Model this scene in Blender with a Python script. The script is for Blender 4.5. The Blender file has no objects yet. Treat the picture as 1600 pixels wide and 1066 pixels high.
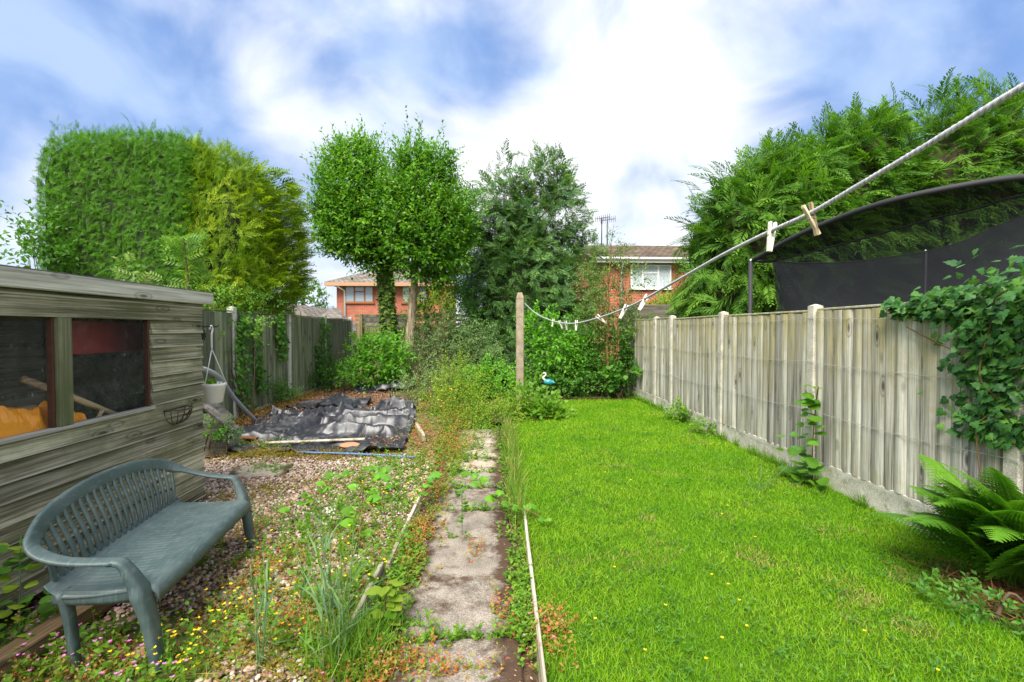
import bpy, bmesh, math
import numpy as np
from mathutils import Vector, Matrix

scene = bpy.context.scene
R = math.radians

# ------------------------------------------------------------------ camera
F_PX, YAW, PITCH, CAM_H = 750.0, math.atan2(35, 750), R(1.37), 1.6
cd = bpy.data.cameras.new('camera'); cam = bpy.data.objects.new('camera', cd)
scene.collection.objects.link(cam); scene.camera = cam
cam.location = (0, 0, CAM_H)
cam.rotation_euler = (R(90) - PITCH, 0, -YAW)
cd.sensor_width = 36; cd.lens = F_PX / 1600 * 36
cd.clip_start = 0.05; cd.clip_end = 3000

# ------------------------------------------------------------------ sky and sun
SUN_AZ, SUN_EL = R(203), R(53)          # azimuth measured from +Y towards +X
w = bpy.data.worlds.new('World'); scene.world = w; w.use_nodes = True
nt = w.node_tree; nt.nodes.clear()
def wn(t, **k):
    n = nt.nodes.new(t)
    for a, b in k.items(): setattr(n, a, b)
    return n
def wmath(op, a, b=None, c=None, clamp=False):
    n = wn('ShaderNodeMath', operation=op, use_clamp=clamp)
    for i, v in enumerate((a, b, c)):
        if v is None: continue
        if isinstance(v, (int, float)): n.inputs[i].default_value = v
        else: nt.links.new(v, n.inputs[i])
    return n.outputs[0]
sky = wn('ShaderNodeTexSky', sky_type='NISHITA', sun_disc=False)
sky.sun_elevation = SUN_EL; sky.sun_rotation = SUN_AZ
sky.air_density = 1.0; sky.dust_density = 0.6; sky.ozone_density = 2.0
tc = wn('ShaderNodeTexCoord')
sep = wn('ShaderNodeSeparateXYZ'); nt.links.new(tc.outputs['Generated'], sep.inputs[0])
cmb = wn('ShaderNodeMapping'); nt.links.new(tc.outputs['Generated'], cmb.inputs[0]); cmb.inputs['Scale'].default_value = (1, 1, 1.35)
noi = wn('ShaderNodeTexNoise'); noi.inputs['Scale'].default_value = 3.6; noi.inputs['Detail'].default_value = 7
noi.inputs['Roughness'].default_value = 0.5; noi.inputs['Distortion'].default_value = 0.35
nt.links.new(cmb.outputs[0], noi.inputs['Vector'])
noj = wn('ShaderNodeTexNoise'); noj.inputs['Scale'].default_value = 1.0; noj.inputs['Detail'].default_value = 3
ofs = wn('ShaderNodeVectorMath', operation='ADD'); ofs.inputs[1].default_value = (3.1, 7.7, 0)
nt.links.new(cmb.outputs[0], ofs.inputs[0]); nt.links.new(ofs.outputs[0], noj.inputs['Vector'])

def ray(px, py):
    v = Vector(((px - 800) / F_PX, (533 - py) / F_PX, -1.0))
    return (Matrix.Rotation(-YAW, 3, 'Z') @ Matrix.Rotation(R(90) - PITCH, 3, 'X')) @ v
def at(px, py, y):
    "point of the place seen at a photo pixel, y metres down the garden"
    d = ray(px, py); return Vector((0, 0, CAM_H)) + d * (y / d.y)
def gr(px, py, z=0.0):
    d = ray(px, py); return Vector((0, 0, CAM_H)) + d * ((z - CAM_H) / d.z)

# cloud banks (positive) and openings / dark undersides (negative) in fixed directions of the sky
acc = wmath('ADD', wmath('MULTIPLY', wmath('SUBTRACT', noi.outputs[0], 0.5), 3.3),
            wmath('MULTIPLY', wmath('SUBTRACT', noj.outputs[0], 0.5), 1.7))
acc = wmath('ADD', acc, 0.38)
for px, py, wid, amp in ((110, 70, 15, -0.62), (250, 60, 8, -.3), (60, 300, 12, -0.45), (650, 60, 11, -0.75), (780, 150, 7, -0.35),
                         (1340, 120, 11, -0.55), (1570, 80, 14, -0.6), (560, 470, 6, -0.25), (990, 345, 5, -0.30),
                         (250, 180, 9, -0.10), (390, 110, 8, 0.55), (930, 110, 13, 0.36), (1240, 50, 7, 0.26), (880, 280, 11, 0.30),
                         (560, 220, 7, 0.26), (540, 420, 6, 0.2), (70, 235, 4, 0.25)):
    d = ray(px, py).normalized()
    dot = wn('ShaderNodeVectorMath', operation='DOT_PRODUCT'); dot.inputs[1].default_value = d
    nt.links.new(tc.outputs['Generated'], dot.inputs[0])
    k = 1.0 / (1 - math.cos(R(wid)))
    e = wmath('EXPONENT', wmath('MULTIPLY', wmath('SUBTRACT', dot.outputs['Value'], 1.0), k * 0.8))
    acc = wmath('ADD', acc, wmath('MULTIPLY', e, amp))
mr = wn('ShaderNodeMapRange', interpolation_type='SMOOTHSTEP'); nt.links.new(acc, mr.inputs[0])
mr.inputs[1].default_value = -0.55; mr.inputs[2].default_value = 0.72
skyb = wn('ShaderNodeMix', data_type='RGBA', blend_type='MULTIPLY'); skyb.inputs[0].default_value = 1
nt.links.new(sky.outputs[0], skyb.inputs['A']); skyb.inputs['B'].default_value = (1.0, 1.0, 1.0, 1)
under = wn('ShaderNodeMix', data_type='RGBA'); under.inputs[0].default_value = 0.9
nt.links.new(skyb.outputs['Result'], under.inputs['A']); nok = wn('ShaderNodeTexNoise'); nok.inputs['Scale'].default_value = 4.2; nok.inputs['Detail'].default_value = 6; nok.inputs['Distortion'].default_value = 0.4
of2 = wn('ShaderNodeVectorMath', operation='ADD'); of2.inputs[1].default_value = (5.3, 1.7, 2.2); nt.links.new(cmb.outputs[0], of2.inputs[0]); nt.links.new(of2.outputs[0], nok.inputs['Vector'])
mr2 = wn('ShaderNodeMapRange', interpolation_type='SMOOTHSTEP'); nt.links.new(nok.outputs[0], mr2.inputs[0]); mr2.inputs[1].default_value = 0.36; mr2.inputs[2].default_value = 0.66
bank = wn('ShaderNodeMix', data_type='RGBA'); nt.links.new(mr2.outputs[0], bank.inputs[0]); bank.inputs['A'].default_value = (1.35, 2.35, 4.7, 1); bank.inputs['B'].default_value = (3.1, 4.1, 6.0, 1)
nt.links.new(bank.outputs['Result'], under.inputs['B'])
mix = wn('ShaderNodeMix', data_type='RGBA')
nt.links.new(mr.outputs[0], mix.inputs[0])
nt.links.new(under.outputs['Result'], mix.inputs['A']); mix.inputs['B'].default_value = (6.6, 6.75, 7.0, 1)
bg = wn('ShaderNodeBackground'); bg.inputs['Strength'].default_value = 0.06
nt.links.new(mix.outputs['Result'], bg.inputs['Color'])
wo = wn('ShaderNodeOutputWorld'); nt.links.new(bg.outputs[0], wo.inputs['Surface'])

sl = bpy.data.lights.new('sun', 'SUN'); sl.energy = 3.0; sl.angle = R(36); sl.color = (1.0, 0.95, 0.86)
so = bpy.data.objects.new('sun', sl); scene.collection.objects.link(so)
sd = Vector((math.sin(SUN_AZ) * math.cos(SUN_EL), math.cos(SUN_AZ) * math.cos(SUN_EL), math.sin(SUN_EL)))
so.rotation_euler = (-sd).to_track_quat('-Z', 'Y').to_euler(); so.location = sd * 60

scene.view_settings.view_transform = 'Standard'; scene.view_settings.look = 'None'
scene.view_settings.exposure = 1.62; scene.view_settings.gamma = 1
scene.view_settings.use_curve_mapping = False
scene.render.engine = 'CYCLES'
scene.cycles.max_bounces = 8; scene.cycles.transparent_max_bounces = 16
scene.cycles.use_denoising = True

# ------------------------------------------------------------------ helpers
rng = np.random.default_rng(11)
COL = scene.collection
def link(o, parent=None):
    COL.objects.link(o)
    if parent is not None: o.parent = parent
    return o
def tag(o, label, cat, group=None, kind=None):
    o['label'] = label; o['category'] = cat
    if group: o['group'] = group
    if kind: o['kind'] = kind
    return o
def thing(name, label, cat, loc=(0, 0, 0), rz=0.0, group=None):
    o = bpy.data.objects.new(name, None); link(o)
    o.empty_display_size = 0.1; o.location = loc; o.rotation_euler = (0, 0, rz)
    return tag(o, label, cat, group)
def mesh_np(name, V, F, mats, MI=None, RN=None, smooth=False):
    V = np.asarray(V, np.float32).reshape(-1, 3); F = np.asarray(F, np.int32)
    k = F.shape[1]; n = len(F)
    me = bpy.data.meshes.new(name)
    me.vertices.add(len(V)); me.vertices.foreach_set('co', V.ravel())
    me.loops.add(n * k); me.loops.foreach_set('vertex_index', F.ravel())
    me.polygons.add(n); me.polygons.foreach_set('loop_start', np.arange(0, n * k, k, dtype=np.int32))
    if MI is not None: me.polygons.foreach_set('material_index', np.asarray(MI, np.int32))
    me.polygons.foreach_set('use_smooth', np.full(n, smooth, bool))
    if RN is not None:
        a = me.attributes.new('rnd', 'FLOAT', 'FACE'); a.data.foreach_set('value', np.asarray(RN, np.float32))
    me.update(calc_edges=True)
    for m in (mats if isinstance(mats, (list, tuple)) else [mats]): me.materials.append(m)
    return me
def add(name, me, parent=None, loc=(0, 0, 0), rot=(0, 0, 0), sc=None):
    o = bpy.data.objects.new(name, me); link(o, parent)
    o.location = loc; o.rotation_euler = rot
    if sc is not None: o.scale = sc if hasattr(sc, '__len__') else (sc,) * 3
    return o
def nrm(a): return a / np.maximum(np.linalg.norm(a, axis=-1, keepdims=True), 1e-9)
class Acc:
    "collects instanced triangle templates into one mesh"
    def __init__(s): s.V = []; s.F = []; s.M = []; s.R = []; s.n = 0
    def inst(s, T, pos, d, n, sc, mat=0, rnd=None):
        tv, tf = T; pos = np.atleast_2d(np.asarray(pos, float)); k = len(pos)
        if k == 0: return
        d = nrm(np.broadcast_to(np.asarray(d, float), (k, 3))); n = np.broadcast_to(np.asarray(n, float), (k, 3))
        x = nrm(np.cross(d, n)); z = np.cross(x, d)
        sc = np.asarray(sc, float)
        if sc.ndim == 0: sc = np.full((k, 3), float(sc))
        elif sc.ndim == 1: sc = np.repeat(sc[:, None], 3, 1)
        M = np.stack([x, d, z], 2) * sc[:, None, :]
        V = np.einsum('kij,nj->kni', M, tv) + pos[:, None]
        s.V.append(V.reshape(-1, 3)); s.F.append((tf[None] + (np.arange(k) * len(tv))[:, None, None]).reshape(-1, 3) + s.n)
        s.n += k * len(tv)
        if rnd is None: rnd = rng.random(k)
        s.R.append(np.repeat(rnd, len(tf)))
        s.M.append(np.repeat(np.broadcast_to(np.asarray(mat, int), (k,)), len(tf)))
    def raw(s, V, F, mat=0, rnd=0.5):
        V = np.asarray(V, float); F = tri(F)
        s.V.append(V); s.F.append(F + s.n); s.n += len(V)
        s.R.append(np.full(len(F), rnd)); s.M.append(np.full(len(F), mat))
    def mesh(s, name, mats, loc=(0, 0, 0), smooth=False):
        return mesh_np(name, np.concatenate(s.V) - np.asarray(loc, float), np.concatenate(s.F), mats,
                       np.concatenate(s.M), np.concatenate(s.R), smooth)
def tri(F):
    out = []
    for f in F:
        for i in range(1, len(f) - 1): out.append((f[0], f[i], f[i + 1]))
    return np.array(out, int)
def box(x0, y0, z0, x1, y1, z1):
    V = [(x, y, z) for z in (z0, z1) for y in (y0, y1) for x in (x0, x1)]
    return np.array(V, float), [(0, 2, 3, 1), (4, 5, 7, 6), (0, 1, 5, 4), (2, 6, 7, 3), (0, 4, 6, 2), (1, 3, 7, 5)]
def tube(P, r, n=8, cap=True):
    P = np.asarray(P, float); m = len(P); r = np.broadcast_to(np.asarray(r, float), (m,))
    t = nrm(np.gradient(P, axis=0)); up = np.array([0, 0, 1.0])
    if abs(t[0] @ up) > 0.9: up = np.array([1.0, 0, 0])
    u = nrm(np.cross(t[0], up)); V = []
    a = np.arange(n) / n * 2 * math.pi
    for i in range(m):
        u = nrm(u - t[i] * (u @ t[i])); v = np.cross(t[i], u)
        V.append(P[i] + r[i] * (np.cos(a)[:, None] * u + np.sin(a)[:, None] * v))
    V = np.concatenate(V); F = []
    for i in range(m - 1):
        for j in range(n):
            k = (j + 1) % n; F.append((i * n + j, i * n + k, (i + 1) * n + k, (i + 1) * n + j))
    if cap: F.append(tuple(range(n - 1, -1, -1))); F.append(tuple(range((m - 1) * n, m * n)))
    return V, F
def band(P, W, H, up, n=10, e=4.0):
    "sweep a rounded-rectangle section (W wide, H thick) along P; up = thickness direction hints"
    P = np.asarray(P, float); m = len(P)
    W = np.broadcast_to(np.asarray(W, float), (m,)); H = np.broadcast_to(np.asarray(H, float), (m,))
    up = np.broadcast_to(np.asarray(up, float), (m, 3)); t = nrm(np.gradient(P, axis=0))
    a = (np.arange(n) + .5) / n * 2 * math.pi; c, s_ = np.cos(a), np.sin(a)
    q = (np.abs(c) ** e + np.abs(s_) ** e) ** (-1 / e); c, s_ = c * q, s_ * q
    V = []
    for i in range(m):
        x = nrm(np.cross(t[i], up[i])); z = np.cross(x, t[i])
        V.append(P[i] + c[:, None] * x * W[i] / 2 + s_[:, None] * z * H[i] / 2)
    V = np.concatenate(V); F = []
    for i in range(m - 1):
        for j in range(n):
            k = (j + 1) % n; F.append((i * n + j, i * n + k, (i + 1) * n + k, (i + 1) * n + j))
    F.append(tuple(range(n - 1, -1, -1))); F.append(tuple(range((m - 1) * n, m * n)))
    return V, F
def catmull(P, n=8):
    P = np.asarray(P, float); Q = np.vstack([2 * P[0] - P[1], P, 2 * P[-1] - P[-2]]); out = []
    for i in range(1, len(Q) - 2):
        for t in np.arange(n) / n:
            out.append(.5 * (2 * Q[i] + (Q[i + 1] - Q[i - 1]) * t + (2 * Q[i - 1] - 5 * Q[i] + 4 * Q[i + 1] - Q[i + 2]) * t ** 2
                             + (3 * Q[i] - Q[i - 1] - 3 * Q[i + 1] + Q[i + 2]) * t ** 3))
    out.append(P[-1]); return np.array(out)
def poly(name, VF, mats, smooth=False, bevel=0.0, loc=(0, 0, 0), seg=1):
    "mesh from one or several (verts, faces) lists"
    if isinstance(VF, tuple): VF = [VF]
    me = bpy.data.meshes.new(name); V = []; F = []
    for v, f in VF:
        o = len(V); V += [tuple(np.asarray(p, float) - np.asarray(loc, float)) for p in v]; F += [tuple(int(i) + o for i in q) for q in f]
    me.from_pydata(V, [], F); me.update()
    bm = bmesh.new(); bm.from_mesh(me)
    bmesh.ops.recalc_face_normals(bm, faces=bm.faces)
    if bevel:
        bmesh.ops.bevel(bm, geom=[e for e in bm.edges], offset=bevel, segments=seg, affect='EDGES', profile=0.6)
    bm.to_mesh(me); bm.free()
    for p in me.polygons: p.use_smooth = smooth
    for m in (mats if isinstance(mats, (list, tuple)) else [mats]): me.materials.append(m)
    return me
def part(name, VF, mat, parent, smooth=False, bevel=0.0, seg=1):
    loc = np.array(parent.location) if parent.parent is None else np.zeros(3)
    if parent.parent is not None:   # sub-part: parents here are never rotated
        q = parent
        while q is not None: loc = loc + np.array(q.location); q = q.parent
    return add(name, poly(name, VF, mat, smooth, bevel, loc, seg), parent)
# value noise
_lat = np.random.default_rng(5).random((64, 64))
def vnoise(x, y, s=0.0):
    x = np.asarray(x, float) + s * 17.3; y = np.asarray(y, float) + s * 9.1
    xi = np.floor(x).astype(int); yi = np.floor(y).astype(int); fx = x - xi; fy = y - yi
    fx = fx * fx * (3 - 2 * fx); fy = fy * fy * (3 - 2 * fy)
    g = lambda a, b: _lat[a % 64, b % 64]
    return (g(xi, yi) * (1 - fx) + g(xi + 1, yi) * fx) * (1 - fy) + (g(xi, yi + 1) * (1 - fx) + g(xi + 1, yi + 1) * fx) * fy
def fbm(x, y, s=0.0, o=4):
    r = 0; a = .5
    for i in range(o): r = r + a * vnoise(x * 2 ** i, y * 2 ** i, s + i); a *= .5
    return r

# leaf templates: length along +Y, width X, face normal Z
def T_leaf(wd=.5, fold=.1, droop=.12):
    return (np.array([(0, 0, 0), (-wd / 2, .42, fold), (wd / 2, .42, fold), (0, .5, 0), (0, 1, -droop)]),
            np.array([(0, 3, 1), (0, 2, 3), (1, 3, 4), (3, 2, 4)]))
def T_diam(wd=.4): return (np.array([(0, 0, 0), (-wd / 2, .45, 0.05), (0, 1, 0), (wd / 2, .45, .05)]), np.array([(0, 3, 2), (0, 2, 1)]))
def T_blade(b=.35):
    return (np.array([(-.5, 0, 0), (.5, 0, 0), (-.38, .5, b * .25), (.38, .5, b * .25), (0, 1, b)]),
            np.array([(0, 1, 3), (0, 3, 2), (2, 3, 4)]))
def T_fan(pts, cz=.05, c=(0, .4)):
    n = len(pts); V = [(c[0], c[1], cz)] + [(x, y, 0) for x, y in pts]
    return np.array(V, float), np.array([(0, 1 + i, 1 + (i + 1) % n) for i in range(n)])
def mirror(p): return p + [(-x, y) for x, y in reversed(p) if abs(x) > 1e-6]
T_ivy = T_fan(mirror([(0, .08), (.2, -.06), (.42, .1), (.5, .3), (.33, .42), (.3, .62), (.12, .74), (0, 1.0)]), .07)
T_ovate = T_fan(mirror([(0, 0), (.2, .02), (.38, .2), (.4, .42), (.27, .68), (.1, .9), (0, 1.0)]), -.06)
def T_spray(n=8, ang=42, ln=.42, wd=.06, droop=.25, seed=0):
    r = np.random.default_rng(seed); V = [(-.012, 0, 0), (.012, 0, 0), (0, 1, -droop)]; F = [(0, 1, 2)]
    for i in range(n):
        for s in (-1, 1):
            t = (i + .5 + .35 * s) / n * .95 + .02; L = ln * (1.05 - .8 * t) * r.uniform(.75, 1.25)
            a = R(ang + r.uniform(-10, 10)); b = np.array([0, t, -droop * t * t])
            e = b + L * np.array([s * math.sin(a), math.cos(a), -droop * .7 + r.uniform(-.15, .15)])
            m = (b + e) / 2; p = np.array([math.cos(a) * s, -math.sin(a), 0]) * wd / 2
            k = len(V); V += [b, m + p + (0, 0, .01), e, m - p]; F += [(k, k + 1, k + 2), (k, k + 2, k + 3)]
    return np.array([tuple(v) for v in V], float), np.array(F)
def T_pinnate(n=5, lw=.34, ln=.34, droop=.2):
    V = [(-.01, 0, 0), (.01, 0, 0), (0, .95, -droop)]; F = [(0, 1, 2)]
    def lf(b, d, L, tip=False):
        k = len(V); d = np.array(d); d = d / np.linalg.norm(d); sidev = np.array([d[1], -d[0], 0]); m = b + d * L * .45
        V.extend([b, m + sidev * L * lw / 2 + (0, 0, .02), b + d * L - (0, 0, .04), m - sidev * L * lw / 2]); F.extend([(k, k + 1, k + 2), (k, k + 2, k + 3)])
    for i in range(n):
        t = .2 + .7 * i / (n - 1)
        for s in (-1, 1): lf(np.array([0, t, -droop * t * t]), (s, .45, -.1), ln * (1 - .25 * abs(t - .5)))
    lf(np.array([0, .9, -droop * .8]), (0, 1, -.1), ln)
    return np.array([tuple(v) for v in V], float), np.array(F)
def ico(sub):
    bm = bmesh.new(); bmesh.ops.create_icosphere(bm, subdivisions=sub, radius=1)
    V = np.array([v.co for v in bm.verts]); bm.verts.ensure_lookup_table()
    F = np.array([[v.index for v in f.verts] for f in bm.faces]); bm.free(); return V, F
def rdir(k):
    return nrm(rng.normal(size=(k, 3)))

# ------------------------------------------------------------------ materials
def newmat(name):
    m = bpy.data.materials.new(name); m.use_nodes = True; t = m.node_tree; t.nodes.clear()
    return m, t
class NB:
    def __init__(s, name):
        s.m, s.t = newmat(name); s.out = s.t.nodes.new('ShaderNodeOutputMaterial')
    def n(s, typ, **k):
        x = s.t.nodes.new(typ)
        for a, b in k.items(): setattr(x, a, b)
        return x
    def l(s, a, b): s.t.links.new(a, b)
    def set(s, node, key, v):
        i = node.inputs[key]
        if hasattr(v, 'is_output') or hasattr(v, 'links'): s.l(v, i)
        else: i.default_value = v
    def coord(s, kind='Object', scale=(1, 1, 1), rand=0.0):
        c = s.n('ShaderNodeTexCoord'); v = c.outputs[kind]
        if rand:
            oi = s.n('ShaderNodeObjectInfo'); a = s.n('ShaderNodeVectorMath', operation='MULTIPLY_ADD')
            s.l(v, a.inputs[0]); a.inputs[1].default_value = (1, 1, 1)
            mu = s.n('ShaderNodeVectorMath', operation='SCALE'); mu.inputs[0].default_value = (rand, rand * .7, rand * 1.3)
            s.l(oi.outputs['Random'], mu.inputs['Scale']); s.l(mu.outputs[0], a.inputs[2]); v = a.outputs[0]
        mp = s.n('ShaderNodeMapping'); s.l(v, mp.inputs[0]); mp.inputs['Scale'].default_value = scale
        return mp.outputs[0]
    def pos(s, scale=(1, 1, 1)):
        g = s.n('ShaderNodeNewGeometry'); mp = s.n('ShaderNodeMapping'); s.l(g.outputs['Position'], mp.inputs[0])
        mp.inputs['Scale'].default_value = scale; return mp.outputs[0]
    def noise(s, v, scale=5, detail=5, rough=.6, dist=0):
        x = s.n('ShaderNodeTexNoise'); s.l(v, x.inputs['Vector']); x.inputs['Scale'].default_value = scale
        x.inputs['Detail'].default_value = detail; x.inputs['Roughness'].default_value = rough; x.inputs['Distortion'].default_value = dist
        return x.outputs[0]
    def vor(s, v, scale, feature='F1'):
        x = s.n('ShaderNodeTexVoronoi', feature=feature); s.l(v, x.inputs['Vector']); x.inputs['Scale'].default_value = scale
        return x
    def ramp(s, f, stops, interp='LINEAR'):
        x = s.n('ShaderNodeValToRGB'); s.l(f, x.inputs[0]); e = x.color_ramp.elements; x.color_ramp.interpolation = interp
        while len(e) < len(stops): e.new(.5)
        for i, (p, c) in enumerate(stops):
            e[i].position = p; e[i].color = (*c, 1) if not isinstance(c, (int, float)) else (c, c, c, 1)
        return x.outputs[0]
    def mix(s, f, a, b, bt='MIX'):
        x = s.n('ShaderNodeMix', data_type='RGBA', blend_type=bt)
        for key, v in ((0, f), ('A', a), ('B', b)):
            if isinstance(v, tuple): v = (*v, 1)
            s.set(x, key, v)
        return x.outputs['Result']
    def math(s, op, a, b=0.0, clamp=False):
        x = s.n('ShaderNodeMath', operation=op, use_clamp=clamp)
        s.set(x, 0, a); s.set(x, 1, b); return x.outputs[0]
    def bump(s, h, st=.3, d=.01):
        x = s.n('ShaderNodeBump'); x.inputs['Strength'].default_value = st; x.inputs['Distance'].default_value = d
        s.l(h, x.inputs['Height']); return x.outputs[0]
    def pbr(s, col, rough=.8, normal=None, metal=0, spec=.3, **k):
        b = s.n('ShaderNodeBsdfPrincipled')
        if isinstance(col, tuple): col = (*col, 1)
        s.set(b, 'Base Color', col); s.set(b, 'Roughness', rough); s.set(b, 'Metallic', metal); s.set(b, 'Specular IOR Level', spec)
        if normal is not None: s.l(normal, b.inputs['Normal'])
        for kk, v in k.items(): s.set(b, kk, v)
        return b.outputs[0]
    def done(s, sh): s.l(sh, s.out.inputs['Surface']); return s.m

def leafmat(name, cols, trans=.35, rough=.5, spec=.35, patch=None):
    b = NB(name); a = b.n('ShaderNodeAttribute', attribute_name='rnd')
    n = len(cols); c = b.ramp(a.outputs['Fac'], [(i / max(n - 1, 1), x) for i, x in enumerate(cols)])
    if patch:   # slow drift of leaf colour through the plant
        f = b.noise(b.pos(), patch[0], 2); c = b.mix(b.ramp(f, [(.42, 0.), (.62, 1.)]), c, b.mix(.75, c, patch[1]))
    p = b.pbr(c, rough, spec=spec); t = b.n('ShaderNodeBsdfTranslucent')
    tcx = b.mix(1.0, c, (1.35, 1.45, .55), 'MULTIPLY'); b.l(tcx, t.inputs[0])
    m = b.n('ShaderNodeMixShader'); m.inputs[0].default_value = trans; b.l(p, m.inputs[1]); b.l(t.outputs[0], m.inputs[2])
    return b.done(m.outputs[0])
def plain(name, col, rough=.6, metal=0, spec=.4, var=.15, scale=12, bump=.0):
    b = NB(name); f = b.noise(b.coord('Object'), scale, 5)
    c = b.mix(b.math('MULTIPLY', f, 1.0), tuple(x * (1 - var) for x in col), tuple(min(1, x * (1 + var)) for x in col))
    return b.done(b.pbr(c, rough, b.bump(f, bump, .01) if bump else None, metal, spec))
def wood(name, dark, mid, light, axis='y', algae=None, alg=(.45, .7), rough=.85, knots=True, fine=1.0, zalgae=None, edge_highlight=False):
    b = NB(name)
    st = {'x': (.4, 26, 26), 'y': (26, .4, 26), 'z': (26, 26, .4)}[axis]
    st2 = {'x': (.3, 5, 5), 'y': (5, .3, 5), 'z': (5, 5, .3)}[axis]
    v = b.coord('Object', st, 9.0); v2 = b.coord('Object', st2, 9.0)
    f = b.noise(v, 3.0 * fine, 8, .72, .0); g = b.noise(v2, 2.2, 3, .5)
    h = b.math('ADD', b.math('MULTIPLY', f, .62), b.math('MULTIPLY', g, .42))
    c = b.ramp(h, [(.39, dark), (.50, mid), (.62, light)])
    ck = b.noise(b.coord('Object', tuple(q * 2.2 if q > 1 else .6 for q in st), 9.0), 2.0, 4, .7); c = b.mix(b.ramp(ck, [(.30, .85), (.38, 0.)]), c, tuple(q * .5 for q in dark))
    fl_ = b.noise(b.coord('Object', tuple(q * .6 for q in st), 4.0), 9.0, 4, .75); c = b.mix(b.ramp(fl_, [(.64, 0.), (.74, .7)]), c, tuple(min(.8, q * 1.35) for q in light))
    oi = b.n('ShaderNodeObjectInfo')
    c = b.mix(1.0, c, b.ramp(oi.outputs['Random'], [(0, (.64, .64, .65)), (.5, (.98, .98, .95)), (1, (1.22, 1.2, 1.16))]), 'MULTIPLY')
    if algae:
        k = b.noise(b.coord('Object', (1, 1, 1), 5.0), 2.6, 4, .6)
        c = b.mix(b.ramp(k, [(alg[0], 0.), (alg[1], .8)]), c, algae)
    if zalgae:
        zc, z0, z1 = zalgae; sp = b.n('ShaderNodeSeparateXYZ'); b.l(b.pos(), sp.inputs[0])
        mrn = b.n('ShaderNodeMapRange'); b.l(sp.outputs[2], mrn.inputs[0]); mrn.inputs[1].default_value = z0; mrn.inputs[2].default_value = z1
        k = b.noise(b.coord('Object', (6, 6, 1.2), 5.0), 1.6, 4, .6)
        c = b.mix(b.math('MULTIPLY', mrn.outputs[0], b.ramp(k, [(.38, 0.), (.62, .95)])), c, zc)
    if knots:
        s3 = {'x': (2.2, 7, 7), 'y': (7, 2.2, 7), 'z': (7, 7, 2.2)}[axis]
        vo = b.vor(b.coord('Object', s3, 9.0), 1.0); c = b.mix(b.ramp(vo.outputs['Distance'], [(.06, .85), (.15, 0.)]), c, tuple(x * .45 for x in dark))
        c = b.mix(b.ramp(vo.outputs['Distance'], [(.15, 0.), (.19, .55), (.24, 0.)]), c, tuple(x * .8 for x in dark))
    if edge_highlight:   # pale highlight on a lapped board's lower edge, painted into the colour
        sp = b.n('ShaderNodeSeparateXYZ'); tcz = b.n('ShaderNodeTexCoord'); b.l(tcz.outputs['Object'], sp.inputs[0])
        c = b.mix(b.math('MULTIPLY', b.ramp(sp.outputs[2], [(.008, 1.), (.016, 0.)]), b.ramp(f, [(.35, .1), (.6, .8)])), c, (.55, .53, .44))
    return b.done(b.pbr(c, rough, b.bump(h, .45, .006), spec=.2))
def concrete(name, a, c, speck=.0, moss=None, scale=8):
    b = NB(name); v = b.pos(); f = b.noise(v, scale, 6, .65); g = b.noise(v, 130, 3, .7)
    col = b.ramp(f, [(.3, a), (.7, c)])
    col = b.mix(b.ramp(g, [(.38, .55), (.5, 0.)]), col, tuple(x * .35 for x in a))
    col = b.mix(b.ramp(g, [(.56, 0.), (.7, .6)]), col, tuple(min(1, x * 1.5) for x in c))
    if moss:
        k = b.noise(v, moss[1], 5, .7); col = b.mix(b.ramp(k, [(moss[2], 0.), (moss[3], .92)]), col, moss[0])
        col = b.mix(b.math('MULTIPLY', b.ramp(k, [(moss[2], 0.), (moss[3], 1.)]), b.ramp(g, [(.4, 0.), (.7, .9)])), col, (.03, .012, .006))
    return b.done(b.pbr(col, .9, b.bump(g, .35, .006), spec=.2))

M = {}
# shed timber, fences, masonry
M['shed'] = wood('shed_timber', (.04, .039, .025), (.205, .192, .13), (.50, .475, .36), 'y', (.11, .12, .055), (.48, .74), edge_highlight=True)
M['shed_v'] = wood('shed_timber_upright', (.06, .06, .036), (.20, .20, .13), (.36, .36, .25), 'z', (.10, .12, .05), (.42, .7))
M['fascia'] = wood('fascia_timber', (.17, .16, .14), (.42, .40, .36), (.66, .64, .58), 'y')
M['rust'] = plain('red_brown_bead', (.075, .03, .018), .8, var=.5, scale=30)
M['fence_r'] = wood('weathered_board', (.10, .094, .078), (.33, .312, .268), (.60, .58, .52), 'z', (.26, .24, .12), (.5, .8), zalgae=((.36, .31, .12), .8, 1.9))
M['fence_l'] = wood('green_treated_board', (.06, .07, .043), (.14, .16, .10), (.27, .29, .2), 'z')
M['fence_far'] = wood('tan_board', (.09, .075, .035), (.2, .17, .085), (.34, .3, .17), 'z')
M['fence_dark'] = wood('dark_board', (.04, .036, .026), (.12, .11, .085), (.25, .23, .19), 'x')
M['plank'] = wood('grey_plank', (.10, .085, .08), (.24, .21, .2), (.42, .38, .36), 'y')
M['edging'] = wood('edging_timber', (.10, .085, .06), (.32, .28, .21), (.6, .55, .46), 'y')
M['log'] = wood('old_log', (.06, .04, .022), (.2, .13, .07), (.36, .27, .16), 'y')
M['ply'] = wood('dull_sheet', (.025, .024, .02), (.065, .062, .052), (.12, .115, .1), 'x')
M['post'] = concrete('post_concrete', (.36, .335, .27), (.60, .57, .48))
M['post_pale'] = concrete('pale_post_concrete', (.52, .5, .45), (.72, .70, .64))
M['gravelboard'] = concrete('gravel_board_concrete', (.40, .37, .3), (.66, .63, .55), moss=((.2, .17, .09), 5, .52, .75))
M['linepost'] = concrete('aggregate_concrete', (.20, .16, .105), (.38, .315, .225))
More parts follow.
